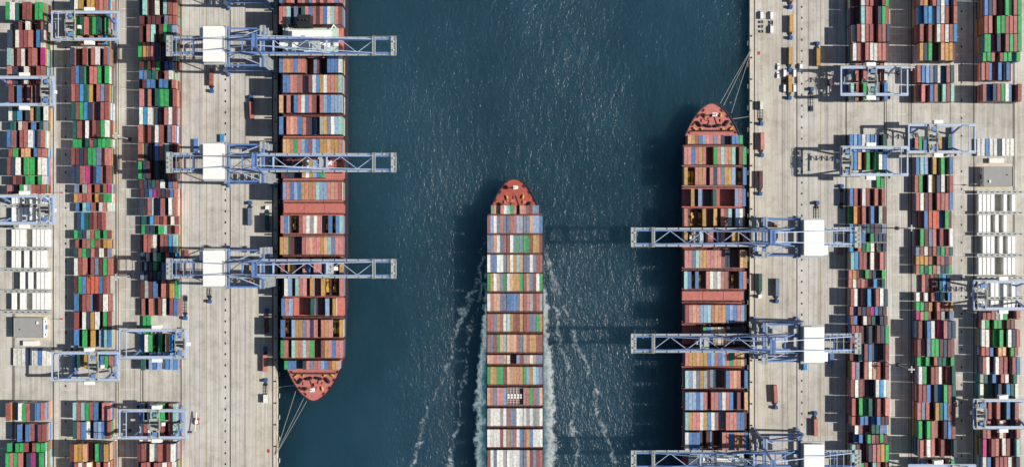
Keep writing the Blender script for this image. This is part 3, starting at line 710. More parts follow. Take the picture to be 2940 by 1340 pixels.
# ------------------------------------------------------------------ quay cranes
HB = 41.0       # boom level
def stair_tower(mb):
    z = 3
    for k in range(9):
        z = 4+k*4.2; sy = 1 if k % 2 else -1
        mb.box(-1.4, 1.4, -3.4, 3.4, z, z+.12)
        mb.rail([(-1.4,-3.4,z),(1.4,-3.4,z),(1.4,3.4,z),(-1.4,3.4,z),(-1.4,-3.4,z)], 1.1, .12, 0, 2.8)
        mb.beam((0, -sy*2.8, z), (0, sy*2.8, z+4.2), .9, .15)
def sts_crane(label, x, y, side, trolley_x=42.0):
    X, Y = tr(x, y, side)
    c = thing('quay_crane', label, 'crane', (X, Y, 0), rot(side), 'ship to shore gantry cranes')
    xl, xw, yl = -15.1, 15.1, 12.4
    for xx in (xl, xw):
        part('sill_beam', 'sill', lambda mb: mb.box(-.9, .9, -14, 14, 2.6, 4.6), 'crane', c, (xx, 0, 0))
        for sy in (-1, 1):
            bo = part('bogie', 'bogie', lambda mb: (mb.box(-.7, .7, -4.4, 4.4, 1.3, 2.0), mb.box(-.6, .6, -1.6, 1.6, 2.0, 2.6)), 'crane', c, (xx, sy*yl*.86, 0))
            for q in range(4): part('wheel', 'bwheel', lambda mb: mb.cyl((-.2, 0, .65), (.2, 0, .65), .58, 12), 'dark', bo, (0, -3.5+q*2.33, 0))
    for sy in (-1, 1):
        part('leg', 'legw', lambda mb: mb.beam((0, 0, 4.6), (1.5, 0, HB), 1.7, 1.5), 'crane', c, (xw, sy*yl, 0))
        part('leg', 'legl', lambda mb: (mb.beam((0, 0, 4.6), (0, 0, 18), 1.7, 1.5), mb.beam((0, 0, 18), (8.0, 0, HB), 1.6, 1.4)), 'crane', c, (xl, sy*yl, 0))
        part('portal_beam', 'portal', lambda mb: mb.box(xl+.9, xw-.4, -.7, .7, 15.6, 18.0), 'crane', c, (0, sy*yl, 0))
        part('upper_tie', 'utie', lambda mb: mb.cyl((-6.5, 0, HB-1), (xw+1.2, 0, HB-1), .55, 10), 'crane', c, (0, sy*yl, 0))
        part('diagonal_brace', 'dbr%d' % sy, lambda mb: mb.cyl((xl+.3, 0, 18), (xw+.6, 0, HB-1.5), .5, 10), 'crane', c, (0, sy*yl, 0))
        part('diagonal_brace', 'dbr2%d' % sy, lambda mb: mb.cyl((-4, sy*4.5, HB-.5), (xw+1, sy*yl, HB-.5), .38, 8), 'crane_light', c)
        part('girder', 'girder', lambda mb: (mb.box(-45.5, 21.0, -.75, .75, HB, HB+2.4), mb.box(-45.5, 21.0, -.2, .2, HB+2.4, HB+2.55)), 'crane', c, (0, sy*4.6, 0))
        part('walkway', 'gwalk%d' % sy, lambda mb: (mb.box(-45, 20.5, sy*.78, sy*1.9, HB+1.0, HB+1.1), mb.rail([(-45, sy*1.9, HB+1.1), (20.5, sy*1.9, HB+1.1)], 1.1, .12, 0, 3.2)), 'galv', c, (0, sy*4.6, 0))
        b = part('boom', 'boom', lambda mb: (mb.box(21.3, 106.0, -.62, .62, HB+.2, HB+2.3), mb.box(21.3, 106.0, -.2, .2, HB+2.3, HB+2.45)), 'crane', c, (0, sy*4.6, 0))
        part('boom_walkway', 'bwalk%d' % sy, lambda mb: (mb.box(21.5, 106, sy*.65, sy*1.7, HB+.9, HB+1.0), mb.rail([(21.5, sy*1.7, HB+1.0), (106, sy*1.7, HB+1.0)], 1.1, .12, 0, 3.0), [mb.box(x_-.3, x_+.3, sy*.65, sy*1.75, HB+1.0, HB+1.7) for x_ in range(26, 104, 8)]), 'galv', b)
        part('apex_leg', 'apex%d' % sy, lambda mb: (mb.beam((xw+1.5, sy*7.0, HB+.4), (xw+2.0, sy*3.2, 68), 1.2, 1.0), mb.beam((-5.5, sy*6.5, HB+1), (xw+1.6, sy*3.4, 67), .55)), 'crane', c)
        part('forestay', 'fs1%d' % sy, lambda mb: mb.cyl((xw+2.2, sy*3.2, 67.6), (62, sy*4.6, HB+2.6), .22, 6), 'crane_light', c)
        part('forestay', 'fs2%d' % sy, lambda mb: mb.cyl((xw+2.2, sy*3.2, 67.8), (92, sy*4.6, HB+2.6), .22, 6), 'crane_light', c)
        part('backstay', 'bs%d' % sy, lambda mb: mb.cyl((xw+1.8, sy*3.0, 67.6), (-42, sy*4.6, HB+2.6), .24, 6), 'crane_light', c)
    for xx, k in ((xl+8.0, 'l'), (xw+1.5, 'w')):
        part('cross_beam', 'cross', lambda mb: mb.box(-.95, .95, -13.6, 13.6, HB-2.2, HB-.05), 'crane', c, (xx, 0, 0))
        part('cross_beam_walkway', 'crossw', lambda mb: (mb.box(-1.9, -.97, -13.6, 13.6, HB-.3, HB-.2), mb.rail([(-1.9, -13.6, HB-.2), (-1.9, 13.6, HB-.2)], 1.1, .12, 0, 2.7), mb.rail([(1.0, -13.6, HB-.05), (1.0, 13.6, HB-.05)], 1.1, .12, 0, 2.7)), 'galv', c, (xx, 0, 0))
    part('apex_beam', 'apexb', lambda mb: (mb.box(xw+1.3, xw+2.9, -4.4, 4.4, 67.6, 69.0), mb.box(xw+.5, xw+1.2, -5.0, 5.0, 69.0, 69.12), mb.box(xw+3.0, xw+3.7, -5.0, 5.0, 69.0, 69.12), mb.rail([(xw+.5,-5,69.1),(xw+3.7,-5,69.1),(xw+3.7,5,69.1),(xw+.5,5,69.1),(xw+.5,-5,69.1)], 1.1, .16, 0, 2)), 'crane', c)
    def lace(mb):
        xs = [24+i*11.3 for i in range(7)]
        for i, (a, b_) in enumerate(zip(xs, xs[1:])):
            s1 = 4.2 if i % 2 else -4.2
            mb.cyl((a, -s1, HB+1.6), (b_, s1, HB+1.6), .26, 6)
    part('boom_bracing', 'lace', lace, 'crane_light', c)
    for x_ in (24, 60, 92): part('boom_tie', 'btie', lambda mb: mb.box(-.5, .5, -3.9, 3.9, HB+.7, HB+2.0), 'crane_light', c, (x_, 0, 0))
    for x_ in (-30, 3, 9.5): part('girder_tie', 'gtie2', lambda mb: mb.box(-.4, .4, -3.8, 3.8, HB+.9, HB+1.9), 'crane', c, (x_, 0, 0))
    def tip(mb):
        mb.box(91.0, 93.0, -6.6, 6.6, HB+2.5, HB+2.65); mb.box(103.6, 107.0, -6.4, 6.4, HB+2.5, HB+2.65)
        mb.box(105.9, 106.9, -4.6, 4.6, HB+.3, HB+2.2)
        for x0, x1 in ((91.0, 93.0), (103.6, 107.0)):
            mb.rail([(x0,-6.5,HB+2.6),(x1,-6.5,HB+2.6),(x1,6.5,HB+2.6),(x0,6.5,HB+2.6),(x0,-6.5,HB+2.6)], 1.2, .2, 0, 2.0)
        for sy in (-1, 1): mb.rail([(93,sy*6.3,HB+2.6),(103.6,sy*6.3,HB+2.6)], 1.2, .2, 0, 2.2); mb.cyl((105, sy*2.4, HB+3), (105, sy*3.4, HB+3), .8, 10)
    part('boom_tip_platform', 'tip', tip, 'galv', c)
    def back(mb):
        mb.box(-47.5, -43.5, -7.0, 7.0, HB+2.6, HB+2.75); mb.box(-46.8, -45.6, -5.2, 5.2, HB+.2, HB+2.2)
        mb.rail([(-47.5,-7,HB+2.7),(-43.5,-7,HB+2.7),(-43.5,7,HB+2.7),(-47.5,7,HB+2.7),(-47.5,-7,HB+2.7)], 1.2, .18, 0, 1.6)
        for yy in (-3, 0, 3): mb.cyl((-46.6, yy, HB+3.3), (-44.4, yy, HB+3.3), .8, 10)
        for x_ in (-41, -36, -31.5, -27): mb.box(x_-.18, x_+.18, -6.4, 6.4, HB+3.2, HB+3.4)
        for sy in (-1, 1): mb.rail([(-43,sy*6.6,HB+2.2),(-24,sy*6.6,HB+2.2)], 1.2, .14, 0, 2.0)
    part('backreach_platform', 'back', back, 'galv', c)
    hs = part('machinery_house', 'house', lambda mb: (mb.box(-21.2, -8.4, -11.2, 12.0, HB+3.0, HB+8.6), mb.box(-24.6, -21.2, 5.6, 11.8, HB+3.0, HB+6.2), mb.box(-21.5, -8.1, -11.5, 12.3, HB+8.6, HB+8.85)), 'white', c)
    part('roof_rib', 'hrib', lambda mb: [mb.box(-21.4, -8.2, -10+i*3.6-.06, -10+i*3.6+.06, HB+8.85, HB+8.93) for i in range(7)], 'white', hs)
    part('house_platform', 'hplat', lambda mb: (mb.box(-22.5, -7.2, -12.6, 13.6, HB+2.6, HB+2.75), mb.rail([(-22.5,-12.6,HB+2.7),(-7.2,-12.6,HB+2.7),(-7.2,13.6,HB+2.7),(-24.8,13.6,HB+2.7)], 1.1, .14, 0, 1.6)), 'galv', hs)
    tl = part('trolley', 'trolley', lambda mb: (mb.box(-3.2, 3.2, -3.9, 3.9, HB-1.2, HB-.3), mb.box(-2.2, .6, -2.4, 2.4, HB-.3, HB+1.2), [mb.cyl((2.0, s_*2, HB+.1), (2.0, s_*1.2, HB+.1), .7, 10) for s_ in (-1, 1)]), 'galv', c, (trolley_x, 0, 0))
    part('operator_cab', 'opcab', lambda mb: mb.box(3.4, 5.8, -1.3, 1.3, HB-4.2, HB-1.4), 'white', tl)
    part('hoist_rope', 'ropes', lambda mb: [mb.cyl((sx*1.0, sy*2.4, HB-1.2), (sx*.9, sy*2.2, 34.2), .05, 5) for sx in (-1, 1) for sy in (-1, 1)], 'dark', tl)
    part('spreader', 'spreader', lambda mb: (mb.box(-.5, .5, -6.0, 6.0, 33.4, 34.0), mb.box(-1.2, 1.2, -6.1, -5.6, 33.3, 33.9), mb.box(-1.2, 1.2, 5.6, 6.1, 33.3, 33.9), mb.box(-1.0, 1.0, -2.6, 2.6, 34.0, 34.5)), 'red', tl)
    part('stair_tower', 'stair', stair_tower, 'galv', c, (xw+3.1, -9.6, 0))
    for z_ in (18.2, 30, HB): part('leg_platform', 'lplat', lambda mb: (mb.box(-1.2, 2.4, -2.2, 2.2, 0, .12), mb.rail([(-1.2,-2.2,.1),(2.4,-2.2,.1),(2.4,2.2,.1),(-1.2,2.2,.1),(-1.2,-2.2,.1)], 1.1, .12, 0, 2)), 'galv', c, (xw+1, yl-.4, z_))
    part('cable_reel', 'creel', lambda mb: (mb.cyl((-.3, 0, 7.5), (.3, 0, 7.5), 2.6, 20), mb.cyl((-.45, 0, 7.5), (.45, 0, 7.5), .7, 12)), 'dark', c, (xl-1.5, 6, 0))
    return c
QX = (X_(783)+X_(661))/2
CR = [(133, 'topmost'), (467, 'middle'), (771, 'lowest')]
for side in ('left', 'right'):
    for k, (py, w) in enumerate(CR):
        word = w if side == 'left' else {'topmost': 'lowest', 'middle': 'middle', 'lowest': 'topmost'}[w]
        sts_crane('blue quay crane with white machinery house, %s of three over the %s ship' % (word, side), QX, W(0, py, HB+2)[1], side, [52.0, 57.0, 61.0][k])
sts_crane('blue quay crane at top edge, only its lower frame in view, left quay', QX, Y_(-30), 'left')

# ------------------------------------------------------------------ yard gantry cranes
HG = 21.0
def rmg(label, cx, y, side, tx):
    X, Y = tr(cx, y, side)
    c = thing('yard_gantry_crane', label, 'crane', (X, Y, 0), rot(side), 'rail mounted gantry cranes over the yard')
    for sx in (-1, 1):
        part('sill_beam', 'gsill', lambda mb: mb.box(-.6, .6, -9.4, 9.4, 1.4, 2.8), 'crane', c, (sx*14.3, 0, 0))
        for sy in (-1, 1):
            bo = part('bogie', 'gbogie', lambda mb: mb.box(-.5, .5, -2.4, 2.4, .7, 1.4), 'crane', c, (sx*14.3, sy*7.2, 0))
            for q in (-1.5, 1.5): part('wheel', 'gwheel', lambda mb: mb.cyl((-.18,0,.5),(.18,0,.5),.42,10), 'dark', bo, (0, q, 0))
            part('leg', 'gleg%d%d' % (sx, sy), lambda mb: mb.beam((0, sy*5.2, 2.8), (-sx*.6, sy*9.0, HG), 1.3, 1.1), 'crane', c, (sx*14.3, 0, 0))
        part('end_tie', 'gend', lambda mb: mb.box(-.5, .5, -8.4, 8.4, HG+.3, HG+1.5), 'crane_light', c, (sx*22.9, 0, 0))
        part('inner_tie', 'gtie', lambda mb: mb.cyl((0, -9.2, HG+5.0), (0, 9.2, HG+5.0), .28, 8), 'crane_light', c, (-17.2, 0, 0)) if sx < 0 else None
    for sy in (-1, 1):
        g = part('girder', 'ggird', lambda mb: (mb.box(-23.5, 23.5, -.62, .62, HG, HG+1.8), mb.box(-23.5, 23.5, -.12, .12, HG+1.8, HG+1.95)), 'crane_light', c, (0, sy*9.0, 0))
        part('walkway', 'ggwalk%d' % sy, lambda mb: (mb.box(-23.3, 23.3, sy*.65, sy*1.5, HG+1.2, HG+1.3), mb.rail([(-23.3, sy*1.5, HG+1.3), (23.3, sy*1.5, HG+1.3)], 1.1, .12, 0, 2.6)), 'galv', g)
        part('tie_strut', 'gstrut', lambda mb: (mb.cyl((0,0,HG+1.8),(0,0,HG+5.0),.22,6), mb.cyl((3.2,0,HG+1.8),(0,0,HG+5.0),.16,6)), 'crane_light', c, (-17.2, sy*9.0, 0))
        part('electrical_house', 'ehouse', lambda mb: (mb.box(-3.0, 3.0, -1.2, 1.2, HG-.6, HG+2.0), mb.box(-3.1, 3.1, -1.3, 1.3, HG+2.0, HG+2.15), mb.box(-4.2, 3.4, -1.5, 1.5, HG-.9, HG-.6)), 'white', c, (2.6, sy*11.4, 0))
    def tro(mb):
        for xx in (-2.6, 2.6): mb.box(xx-.35, xx+.35, -9.8, 9.8, HG+2.0, HG+2.8)
        for yy in (-9.2, -3.2, 3.2, 9.2): mb.box(-2.6, 2.6, yy-.3, yy+.3, HG+2.1, HG+2.7)
        mb.box(-3.6, 3.6, -4.0, 4.0, HG+2.8, HG+2.95)
        mb.rail([(-3.6,-4,HG+2.9),(3.6,-4,HG+2.9),(3.6,4,HG+2.9),(-3.6,4,HG+2.9),(-3.6,-4,HG+2.9)], 1.1, .16, 0, 1.6)
        mb.rail([(-3.0,-9.8,HG+2.8),(-3.0,9.8,HG+2.8)], 1.1, .14, 0, 2.2); mb.rail([(3.0,-9.8,HG+2.8),(3.0,9.8,HG+2.8)], 1.1, .14, 0, 2.2)
    tl = part('trolley', 'gtro', tro, 'galv', c, (tx, 0, 0))
    part('hoist_drum', 'gdrum', lambda mb: (mb.cyl((-2.4, 1.2, HG+3.9), (2.4, 1.2, HG+3.9), .9, 12), mb.box(-1.6, 0.2, -1.8, -.2, HG+2.95, HG+4.4), mb.box(.8, 2.4, -2.6, -.4, HG+2.95, HG+4.0)), 'dark', tl)
    part('winch_house', 'gwh', lambda mb: (mb.box(-1.4, 1.4, -7.6, -5.0, HG+2.8, HG+4.6)), 'crane', tl)
    part('control_cabinet', 'gcc', lambda mb: mb.box(-1.0, 1.2, 5.4, 7.4, HG+2.8, HG+4.0), 'crane', tl)
    part('operator_cab', 'gcab', lambda mb: mb.box(3.6, 5.6, -1.6, .8, HG-2.6, HG-.2), 'white', tl)
    part('spreader', 'gspr', lambda mb: (mb.box(-.45,.45,-6.0,6.0,HG-4.2,HG-3.6), mb.box(-1.1,1.1,-6.1,-5.6,HG-4.3,HG-3.7), mb.box(-1.1,1.1,5.6,6.1,HG-4.3,HG-3.7), [mb.cyl((a,b,HG-3.6),(a,b,HG+2),.05,5) for a in (-.8,.8) for b in (-2,2)]), 'yellow', tl)
    rl = part('cable_reel', 'greel', lambda mb: (mb.cyl((-.25,0,5.2),(.25,0,5.2),2.4,20), mb.cyl((-.4,0,5.2),(.4,0,5.2),.6,10)), 'dark', c, (-15.6, 8.6, 0))
    part('access_stair', 'gstair', lambda mb: [(mb.box(-.6, .6, -1.8, 1.8, z, z+.1), mb.rail([(.6,-1.8,z),(.6,1.8,z)],1.0,.1,0,1.8), mb.beam((0, (-1.6 if i % 2 else 1.6), z), (0, (1.6 if i % 2 else -1.6), z+3.2), .7, .12)) for i, z in enumerate((2.8, 6.0, 9.2, 12.4, 15.6, 18.8))], 'galv', c, (15.9, -3, 0))
    return c
CX = {1: X_(41.6+53.3), 2: X_(223.4+53.3), 3: X_(412.4+53.3)}
GAN = [(2, 75, -9.5, 'upper'), (1, 262, 18.5, 'upper'), (1, 602, 18.0, 'lower'), (2, 1051, 6.5, 'lower'), (3, 986, 19.5, 'upper'), (3, 1216, 2.0, 'lower')]
cname = {'left': {1: 'outermost', 2: 'middle', 3: 'innermost'}, 'right': {1: 'outermost', 2: 'middle', 3: 'innermost'}}
for side in ('left', 'right'):
    for col, py, tx, ul in GAN:
        word = ul if side == 'left' else ('lower' if ul == 'upper' else 'upper')
        rmg('blue rail gantry over the %s container column, %s one of two in the %s yard' % (cname[side][col], word, side), CX[col], W(0, py, HG+1)[1], side, tx)

# ------------------------------------------------------------------ buildings, lamps, ropes
for side in ('left', 'right'):
    x, y = tr(X_(93), Y_(938), side)
    b = thing('workshop_building', 'low white building with flat grey roof below the reefer rows, %s yard' % side, 'building', (x, y, 0), rot(side))
    part('wall', 'wswall', lambda mb: mb.box(-10.4, 10.4, -7.0, 7.0, 0, 6.4), 'wall_white', b)
    rf = part('roof', 'wsroof', lambda mb: (mb.box(-10.1, 10.1, -6.7, 6.7, 6.4, 6.5), [mb.box(a, b_, c_, d_, 6.4, 6.85) for a, b_, c_, d_ in ((-10.45,-10.1,-7.05,7.05),(10.1,10.45,-7.05,7.05),(-10.1,10.1,-7.05,-6.7),(-10.1,10.1,6.7,7.05))]), 'roof_grey', b)
    part('roof_vent', 'wsvent', lambda mb: mb.box(-.5,.5,-.9,.9,6.5,7.4), 'white', rf, (6.2, 3.4, 0))
    part('roof_vent', 'wsvent2', lambda mb: mb.box(-.35,.35,-.35,.35,6.5,7.0), 'dark', rf, (-6.2, -1.2, 0))
    part('door', 'wsdoor', lambda mb: mb.box(10.4, 10.5, -1.6, 1.6, 0, 3.2), 'cab_blue', b)
    for yy in (-5, 4): part('window', 'wswin', lambda mb: mb.box(10.4, 10.46, -.8, .8, 2.2, 3.6), 'glass', b, (0, yy, 0))
    part('apron', 'wsapron', lambda mb: mb.box(-11.5, 13.2, -9.4, 8.8, .006, .14), 'kerb', b)
    x, y = tr(X_(92), Y_(984), side)
    s_ = thing('storage_shed', 'small flat roofed white shed below the workshop, %s yard' % side, 'shed', (x, y, 0), rot(side))
    part('wall', 'shwall', lambda mb: mb.box(-5, 5, -1.5, 1.5, 0, 2.8), 'wall_white', s_)
    part('roof', 'shroof', lambda mb: mb.box(-5.2, 5.2, -1.7, 1.7, 2.8, 3.0), 'wall_white', s_)
    part('door', 'shdoor', lambda mb: mb.box(-.6, .6, -1.56, -1.5, 0, 2.1), 'cab_blue', s_)
    for k, (px, py) in enumerate(((372, 400), (372, 791), (372, 1235))):
        x, y = tr(X_(px), Y_(py), side)
        l = thing('light_mast', 'tall grey floodlight mast between container columns, %s of three in the %s yard' % ((['topmost', 'middle', 'lowest'] if side == 'left' else ['lowest', 'middle', 'topmost'])[k], side), 'light mast', (x, y, 0), rot(side), 'floodlight masts')
        part('base', 'lbase', lambda mb: mb.cyl((0,0,0),(0,0,.9),1.3,12), 'dark', l)
        part('pole', 'lpole', lambda mb: mb.cyl((0,0,.9),(0,0,30),.42,10,.2), 'galv', l)
        hd = part('lamp_ring', 'lring', lambda mb: (mb.cyl((0,0,29.6),(0,0,30.2),1.1,12), mb.beam((-1.8,0,30),(1.8,0,30),.2), mb.beam((0,-1.8,30),(0,1.8,30),.2)), 'galv', l)
        for a in range(4): part('floodlight', 'lflood', lambda mb: mb.box(1.4,2.1,-.4,.4,29.4,30.0), 'white', hd, (0, 0, 0), a*PI/2)
    for k, (px, py) in enumerate(((176, 553), (176, 915))):
        x, y = tr(X_(px), Y_(py), side)
        l = thing('lamp_post', 'thin lamp post in the lane beside the outermost column, %s of two, %s yard' % ((['upper', 'lower'] if side == 'left' else ['lower', 'upper'])[k], side), 'lamp post', (x, y, 0), rot(side), 'thin lamp posts')
        part('pole', 'tpole', lambda mb: mb.cyl((0,0,0),(0,0,14),.2,8,.12), 'galv', l)
        part('lamp_arm', 'tarm', lambda mb: (mb.beam((-1.6,0,14),(.2,0,14),.15), mb.box(-2.2,-1.2,-.25,.25,13.8,14.05)), 'galv', l)
        part('junction_box', 'tbox', lambda mb: mb.box(.4,1.2,-.5,.5,0,1.3), 'red', l)
    # mooring lines from the bow
    def rope(p, q, sag, label):
        mb = MB(); p = Vector(p); q = Vector(q); n = 14; pts = []
        for i in range(n+1):
            t_ = i/n; c = p.lerp(q, t_); c.z -= sag*4*t_*(1-t_); pts.append(c)
        for a, b_ in zip(pts, pts[1:]): mb.cyl(a, b_, .13, 6)
        o = bpy.data.objects.new('mooring_line', mb.mesh('mooring_line', 'rope')); COL.objects.link(o)
        tag(o, label, 'rope', 'mooring lines of the moored ships')
    bol = W(791.5, 1314)
    for k, (pa, pe, sag, w_) in enumerate((((849, 1122), (791.5, 1302), .8, 'innermost'), ((872, 1143), (791.5, 1304), .8, 'middle'), ((881, 1150), (791.5, 1306), .8, 'outermost'), ((843, 1106), (792, 1113), 3.0, 'short slack'))):
        a = tr(*W(*pa, FC+.9), side); e = tr(*W(*pe, .5), side)
        rope((*a, FC+1.0), (*e, .75), sag, ('%s bow mooring line of the ship at the %s quay' % (w_, side)))

# ------------------------------------------------------------------ vehicles
def wheels(parent, xs, ys, r=.52, key='tw'):
    for sx in (-1, 1):
        for y in ys: part('wheel', key+str(r), lambda mb: mb.cyl((-.2,0,r),(.2,0,r),r,12), 'rubber', parent, (sx*xs, y, 0))
def truck(label, px, py, side, rz=0.0, box=None, blabel=None, L=12.19, raw=False, cabm='cab_blue'):
    x, y = W(px, py)
    if not raw: x, y = tr(x, y, side); rz = rz+rot(side)
    t = thing('terminal_tractor', label, 'truck', (x, y, 0), rz, 'terminal tractors with trailers')
    part('chassis', 'trch', lambda mb: (mb.box(-.55,.55,5.6,11.2,.65,1.05), mb.box(-1.0,1.0,6.0,7.6,1.05,1.25)), 'dark', t)
    cb = part('cab', 'trcab'+cabm, lambda mb: (mb.box(-1.2,1.2,8.6,11.0,.7,1.9), mb.box(-1.1,1.1,8.7,10.6,1.9,3.1), mb.box(-1.15,1.15,8.6,10.7,3.1,3.25), mb.box(-1.2,1.2,11.0,11.3,.5,1.1)), cabm, t)
    part('windscreen', 'trwin', lambda mb: mb.box(-1.0,1.0,10.6,10.66,2.0,3.0), 'glass', cb)
    tl = part('trailer', 'trtl', lambda mb: (mb.box(-.9,-.6,-6.3,6.6,1.05,1.4), mb.box(.6,.9,-6.3,6.6,1.05,1.4), [mb.box(-1.2,1.2,-6.2+i*2.1,-5.9+i*2.1,1.1,1.4) for i in range(7)], mb.box(-1.0,1.0,-5.6,-2.4,.75,1.05)), 'dark', t)
    wheels(t, 1.0, (6.8, 9.9)); wheels(tl, 1.0, (-5.0, -3.8, -2.7))
    if box:
        yo = 0 if L > 7 else -3
        cx = x - math.sin(rz)*yo; cy = y + math.cos(rz)*yo
        single(cx, cy, 1.42, L, 2.44, box, blabel, rz=rz)
for side in ('left', 'right'):
    q = side+' quay'
    truck('tractor with red container below the white house of the %s crane, %s' % ('topmost' if side == 'left' else 'lowest', q), 610, 222, side, PI, 'R', 'red container on the trailer nearest the %s corner of the %s' % ('upper' if side == 'left' else 'lower', q))
    truck('tilted tractor and trailer in the ship shadow between upper two cranes, %s' % q if side == 'left' else 'tilted tractor and trailer on the right quay between its lower two cranes', 725, 318, side, .05, 'R', 'brown red container on the tilted trailer, %s' % q)
    truck('tractor pulling a slate container near the ship, between middle and next crane, %s' % q, 720, 622, side, 0, 'S', 'slate container on a trailer beside the hatch covers row, %s' % q)
    truck('white tractor pulling a dark green container along the %s edge' % q, 769, 636, side, 0, 'E', 'dark green container on the trailer next to the %s edge' % q, cabm='car_white')
    truck('tractor with ochre container standing under the portal of a crane, %s' % q, 724, 786, side, 0, 'O', 'ochre container on trailer under the crane portal, %s' % q)
    truck(('tractor with maroon container at the quay edge, %s the one with terracotta container, %s' % ('above' if side == 'left' else 'below', q)), 767, 930, side, 0, 'N', 'maroon container on a trailer at the %s edge near the bow' % q)
    truck('tractor with terracotta container half in the shadow of the bow, %s' % q, 763, 1040, side, 0, 'H', 'terracotta container on trailer beside the bow, %s' % q)
    truck('tractor and flat trailer with one short white box near the bow mooring lines, %s' % q, 764.5, 1130, side, 0, 'W', 'short white container at the trailer end near the bow, %s' % q, 6.06)
    truck('dark tractor parked at the %s edge of the white crane house, %s' % ('lower' if side == 'left' else 'upper', q), 604, 824, side, PI)
    truck('empty skeletal trailer with tractor beside the innermost container column, %s yard' % side, 534, 872, side, PI)
    for px, py, ch, L, lab in ((639, 398, 'C', 6.06, 'bright blue short container alone on the open apron'), (564, 424, 'B', 12.19, 'blue container alone beside the innermost column'), (537, 729, 'R', 6.06, 'red brown short container alone near the innermost column')):
        x, y = tr(*W(px, py), side)
        single(x, y, .03, L, 2.44, ch, lab+', '+q, rz=rot(side))
    # maintenance lift
    x, y = tr(*W(566, 1208), side)
    m = thing('mobile_lift', 'white mobile lift with red base parked on the apron, %s' % q, 'lift', (x, y, 0), rot(side))
    part('base', 'mlbase', lambda mb: mb.box(-1.2,1.2,-2.4,2.4,.6,1.5), 'red', m)
    part('turret', 'mlturret', lambda mb: mb.box(-.9,.9,-1.6,1.0,1.5,2.6), 'car_white', m)
    part('arm', 'mlarm', lambda mb: (mb.beam((0,-1,2.4),(.6,7,3.6),.5), mb.beam((.6,7,3.6),(-.4,-7,4.4),.4)), 'car_white', m)
    part('basket', 'mlbasket', lambda mb: mb.box(-1.4,.6,-8.6,-7.0,3.6,4.7), 'galv', m)
    wheels(m, 1.2, (-1.6, 1.6))
    # red hatch on the apron
    x, y = tr(*W(770.5, 1293), side)
    h = solid('steel_cover', 'redcov', lambda mb: (mb.box(-.95,.95,-1.2,1.2,.004,.09), mb.box(-.8,.8,-1.05,1.05,.09,.12)), 'red', (x, y, 0), rot(side))
    tag(h, 'red steel cover plate on the %s near the mooring bollards' % q, 'cover')
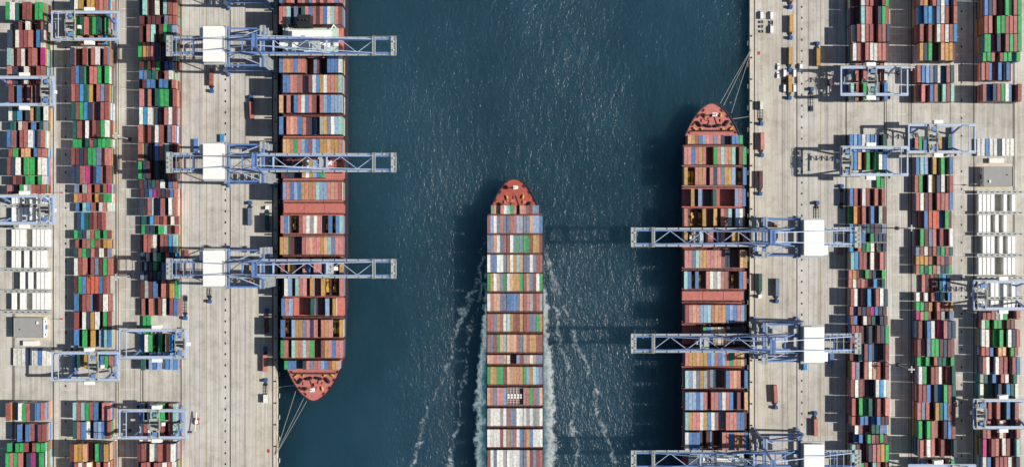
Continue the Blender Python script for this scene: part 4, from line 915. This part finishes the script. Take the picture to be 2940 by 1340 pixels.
# lorries and cars on the upper right apron only
for k, (px, py, w_) in enumerate(((2268.6, 70, 'topmost'), (2266.5, 162, 'middle'), (2265.5, 242, 'lowest'))):
    truck('blue tractor with long ochre trailer, %s of three in line on right apron' % w_, px, py, 'right', PI, 'O', 'ochre container on the %s of three lined up trailers' % w_, raw=True)
truck('blue tractor of the red trailer at the top edge, right apron', 2268.6, -18, 'right', PI, 'R', 'red container cut by the top edge, right apron', raw=True)
truck('blue tractor with ochre container heading up beside the right innermost column', 2346, 166, 'right', 0, 'O', 'ochre container beside the right innermost container column', raw=True)
truck('blue tractor with empty skeletal trailer on the right apron lane', 2329, 296, 'right', 0, raw=True)
def car(label, px, py, rz=0.0, van=False):
    x, y = W(px, py)
    c = thing('parked_van' if van else 'parked_car', label, 'van' if van else 'car', (x, y, 0), rz, 'white vehicles on the right apron')
    if van: part('body', 'vanb', lambda mb: (mb.box(-1.0,1.0,-2.9,2.9,.4,1.3), mb.box(-.95,.95,-2.8,1.9,1.3,2.5), mb.add([(-.95,1.9,1.3),(.95,1.9,1.3),(.95,2.6,1.3),(-.95,2.6,1.3),(-.95,1.9,2.45),(.95,1.9,2.45)],[(0,1,2,3),(4,5,2,3),(0,3,4),(1,5,2)])), 'car_white', c)
    else:
        part('body', 'carb', lambda mb: (mb.box(-.92,.92,-2.3,2.3,.35,.95), mb.add([(-.85,-1.9,.95),(.85,-1.9,.95),(.85,1.1,.95),(-.85,1.1,.95),(-.7,-1.5,1.55),(.7,-1.5,1.55),(.7,.4,1.55),(-.7,.4,1.55)],[(4,5,6,7),(0,1,5,4),(2,3,7,6),(1,2,6,5),(3,0,4,7)])), 'car_white', c)
    part('windscreen', 'carw%d' % van, (lambda mb: mb.add([(-.8,2.02,2.28),(.8,2.02,2.28),(.8,2.6,1.36),(-.8,2.6,1.36)],[(3,2,1,0)])) if van else (lambda mb: mb.add([(-.66,.44,1.53),(.66,.44,1.53),(.78,1.08,1.0),(-.78,1.08,1.0)],[(3,2,1,0)])), 'glass', c)
    wheels(c, .85, (-1.5, 1.6), .34, 'cw')
for px, py, lab, van in ((2185.5, 44, 'white pickup left of two near the right quay edge, top row', True), (2214, 45, 'white pickup right of two near the right quay edge, top row', True),
        (2214, 85, 'white van below the cover stacks on the right apron', True), (2234, 192, 'white car beside the middle ochre trailer', False), (2233, 216, 'white car below another, left of the lowest ochre trailer', False),
        (2298, 194, 'white van alone right of the middle ochre trailer', True), (2252, 210, 'white vehicle touching the left head of the lowest ochre trailer', True), (2280, 210, 'white vehicle right of the head of the lowest ochre trailer', True),
        (2252, 253, 'white vehicle left of the tail of the lowest ochre trailer', True), (2280, 253, 'white vehicle right of the tail of the lowest ochre trailer', True)):
    car(lab, px, py, 0, van)
for k, (px, py) in enumerate(((2185, 64), (2185, 77), (2186, 91), (2214, 64), (2214, 72), (2252, 233))):
    x, y = W(px, py)
    o = thing('lashing_bin', ['dark lashing bin, upper of three under the left pickup', 'dark lashing bin, middle of three under the left pickup', 'dark lashing bin, lowest of three under the left pickup', 'dark lashing bin, upper of two under the right pickup', 'dark lashing bin, lower of two under the right pickup', 'dark lashing bin left of the lowest ochre trailer'][k], 'bin', (x, y, 0), 0, 'lashing bins on the right apron')
    part('tray', 'bintray', lambda mb: (mb.box(-1.1,1.1,-.9,.9,.1,.25), mb.box(-1.1,-1.0,-.9,.9,.25,1.1), mb.box(1.0,1.1,-.9,.9,.25,1.1), mb.box(-1.0,1.0,-.9,-.8,.25,1.1), mb.box(-1.0,1.0,.8,.9,.25,1.1)), 'dark', o)
    part('lashing_rods', 'binrods', lambda mb: [mb.beam((-.8+i*.3,-.75,.4+.1*(i%2)),(-.8+i*.3,.75,.5),.14) for i in range(6)], 'galv', o)
build_stacks()
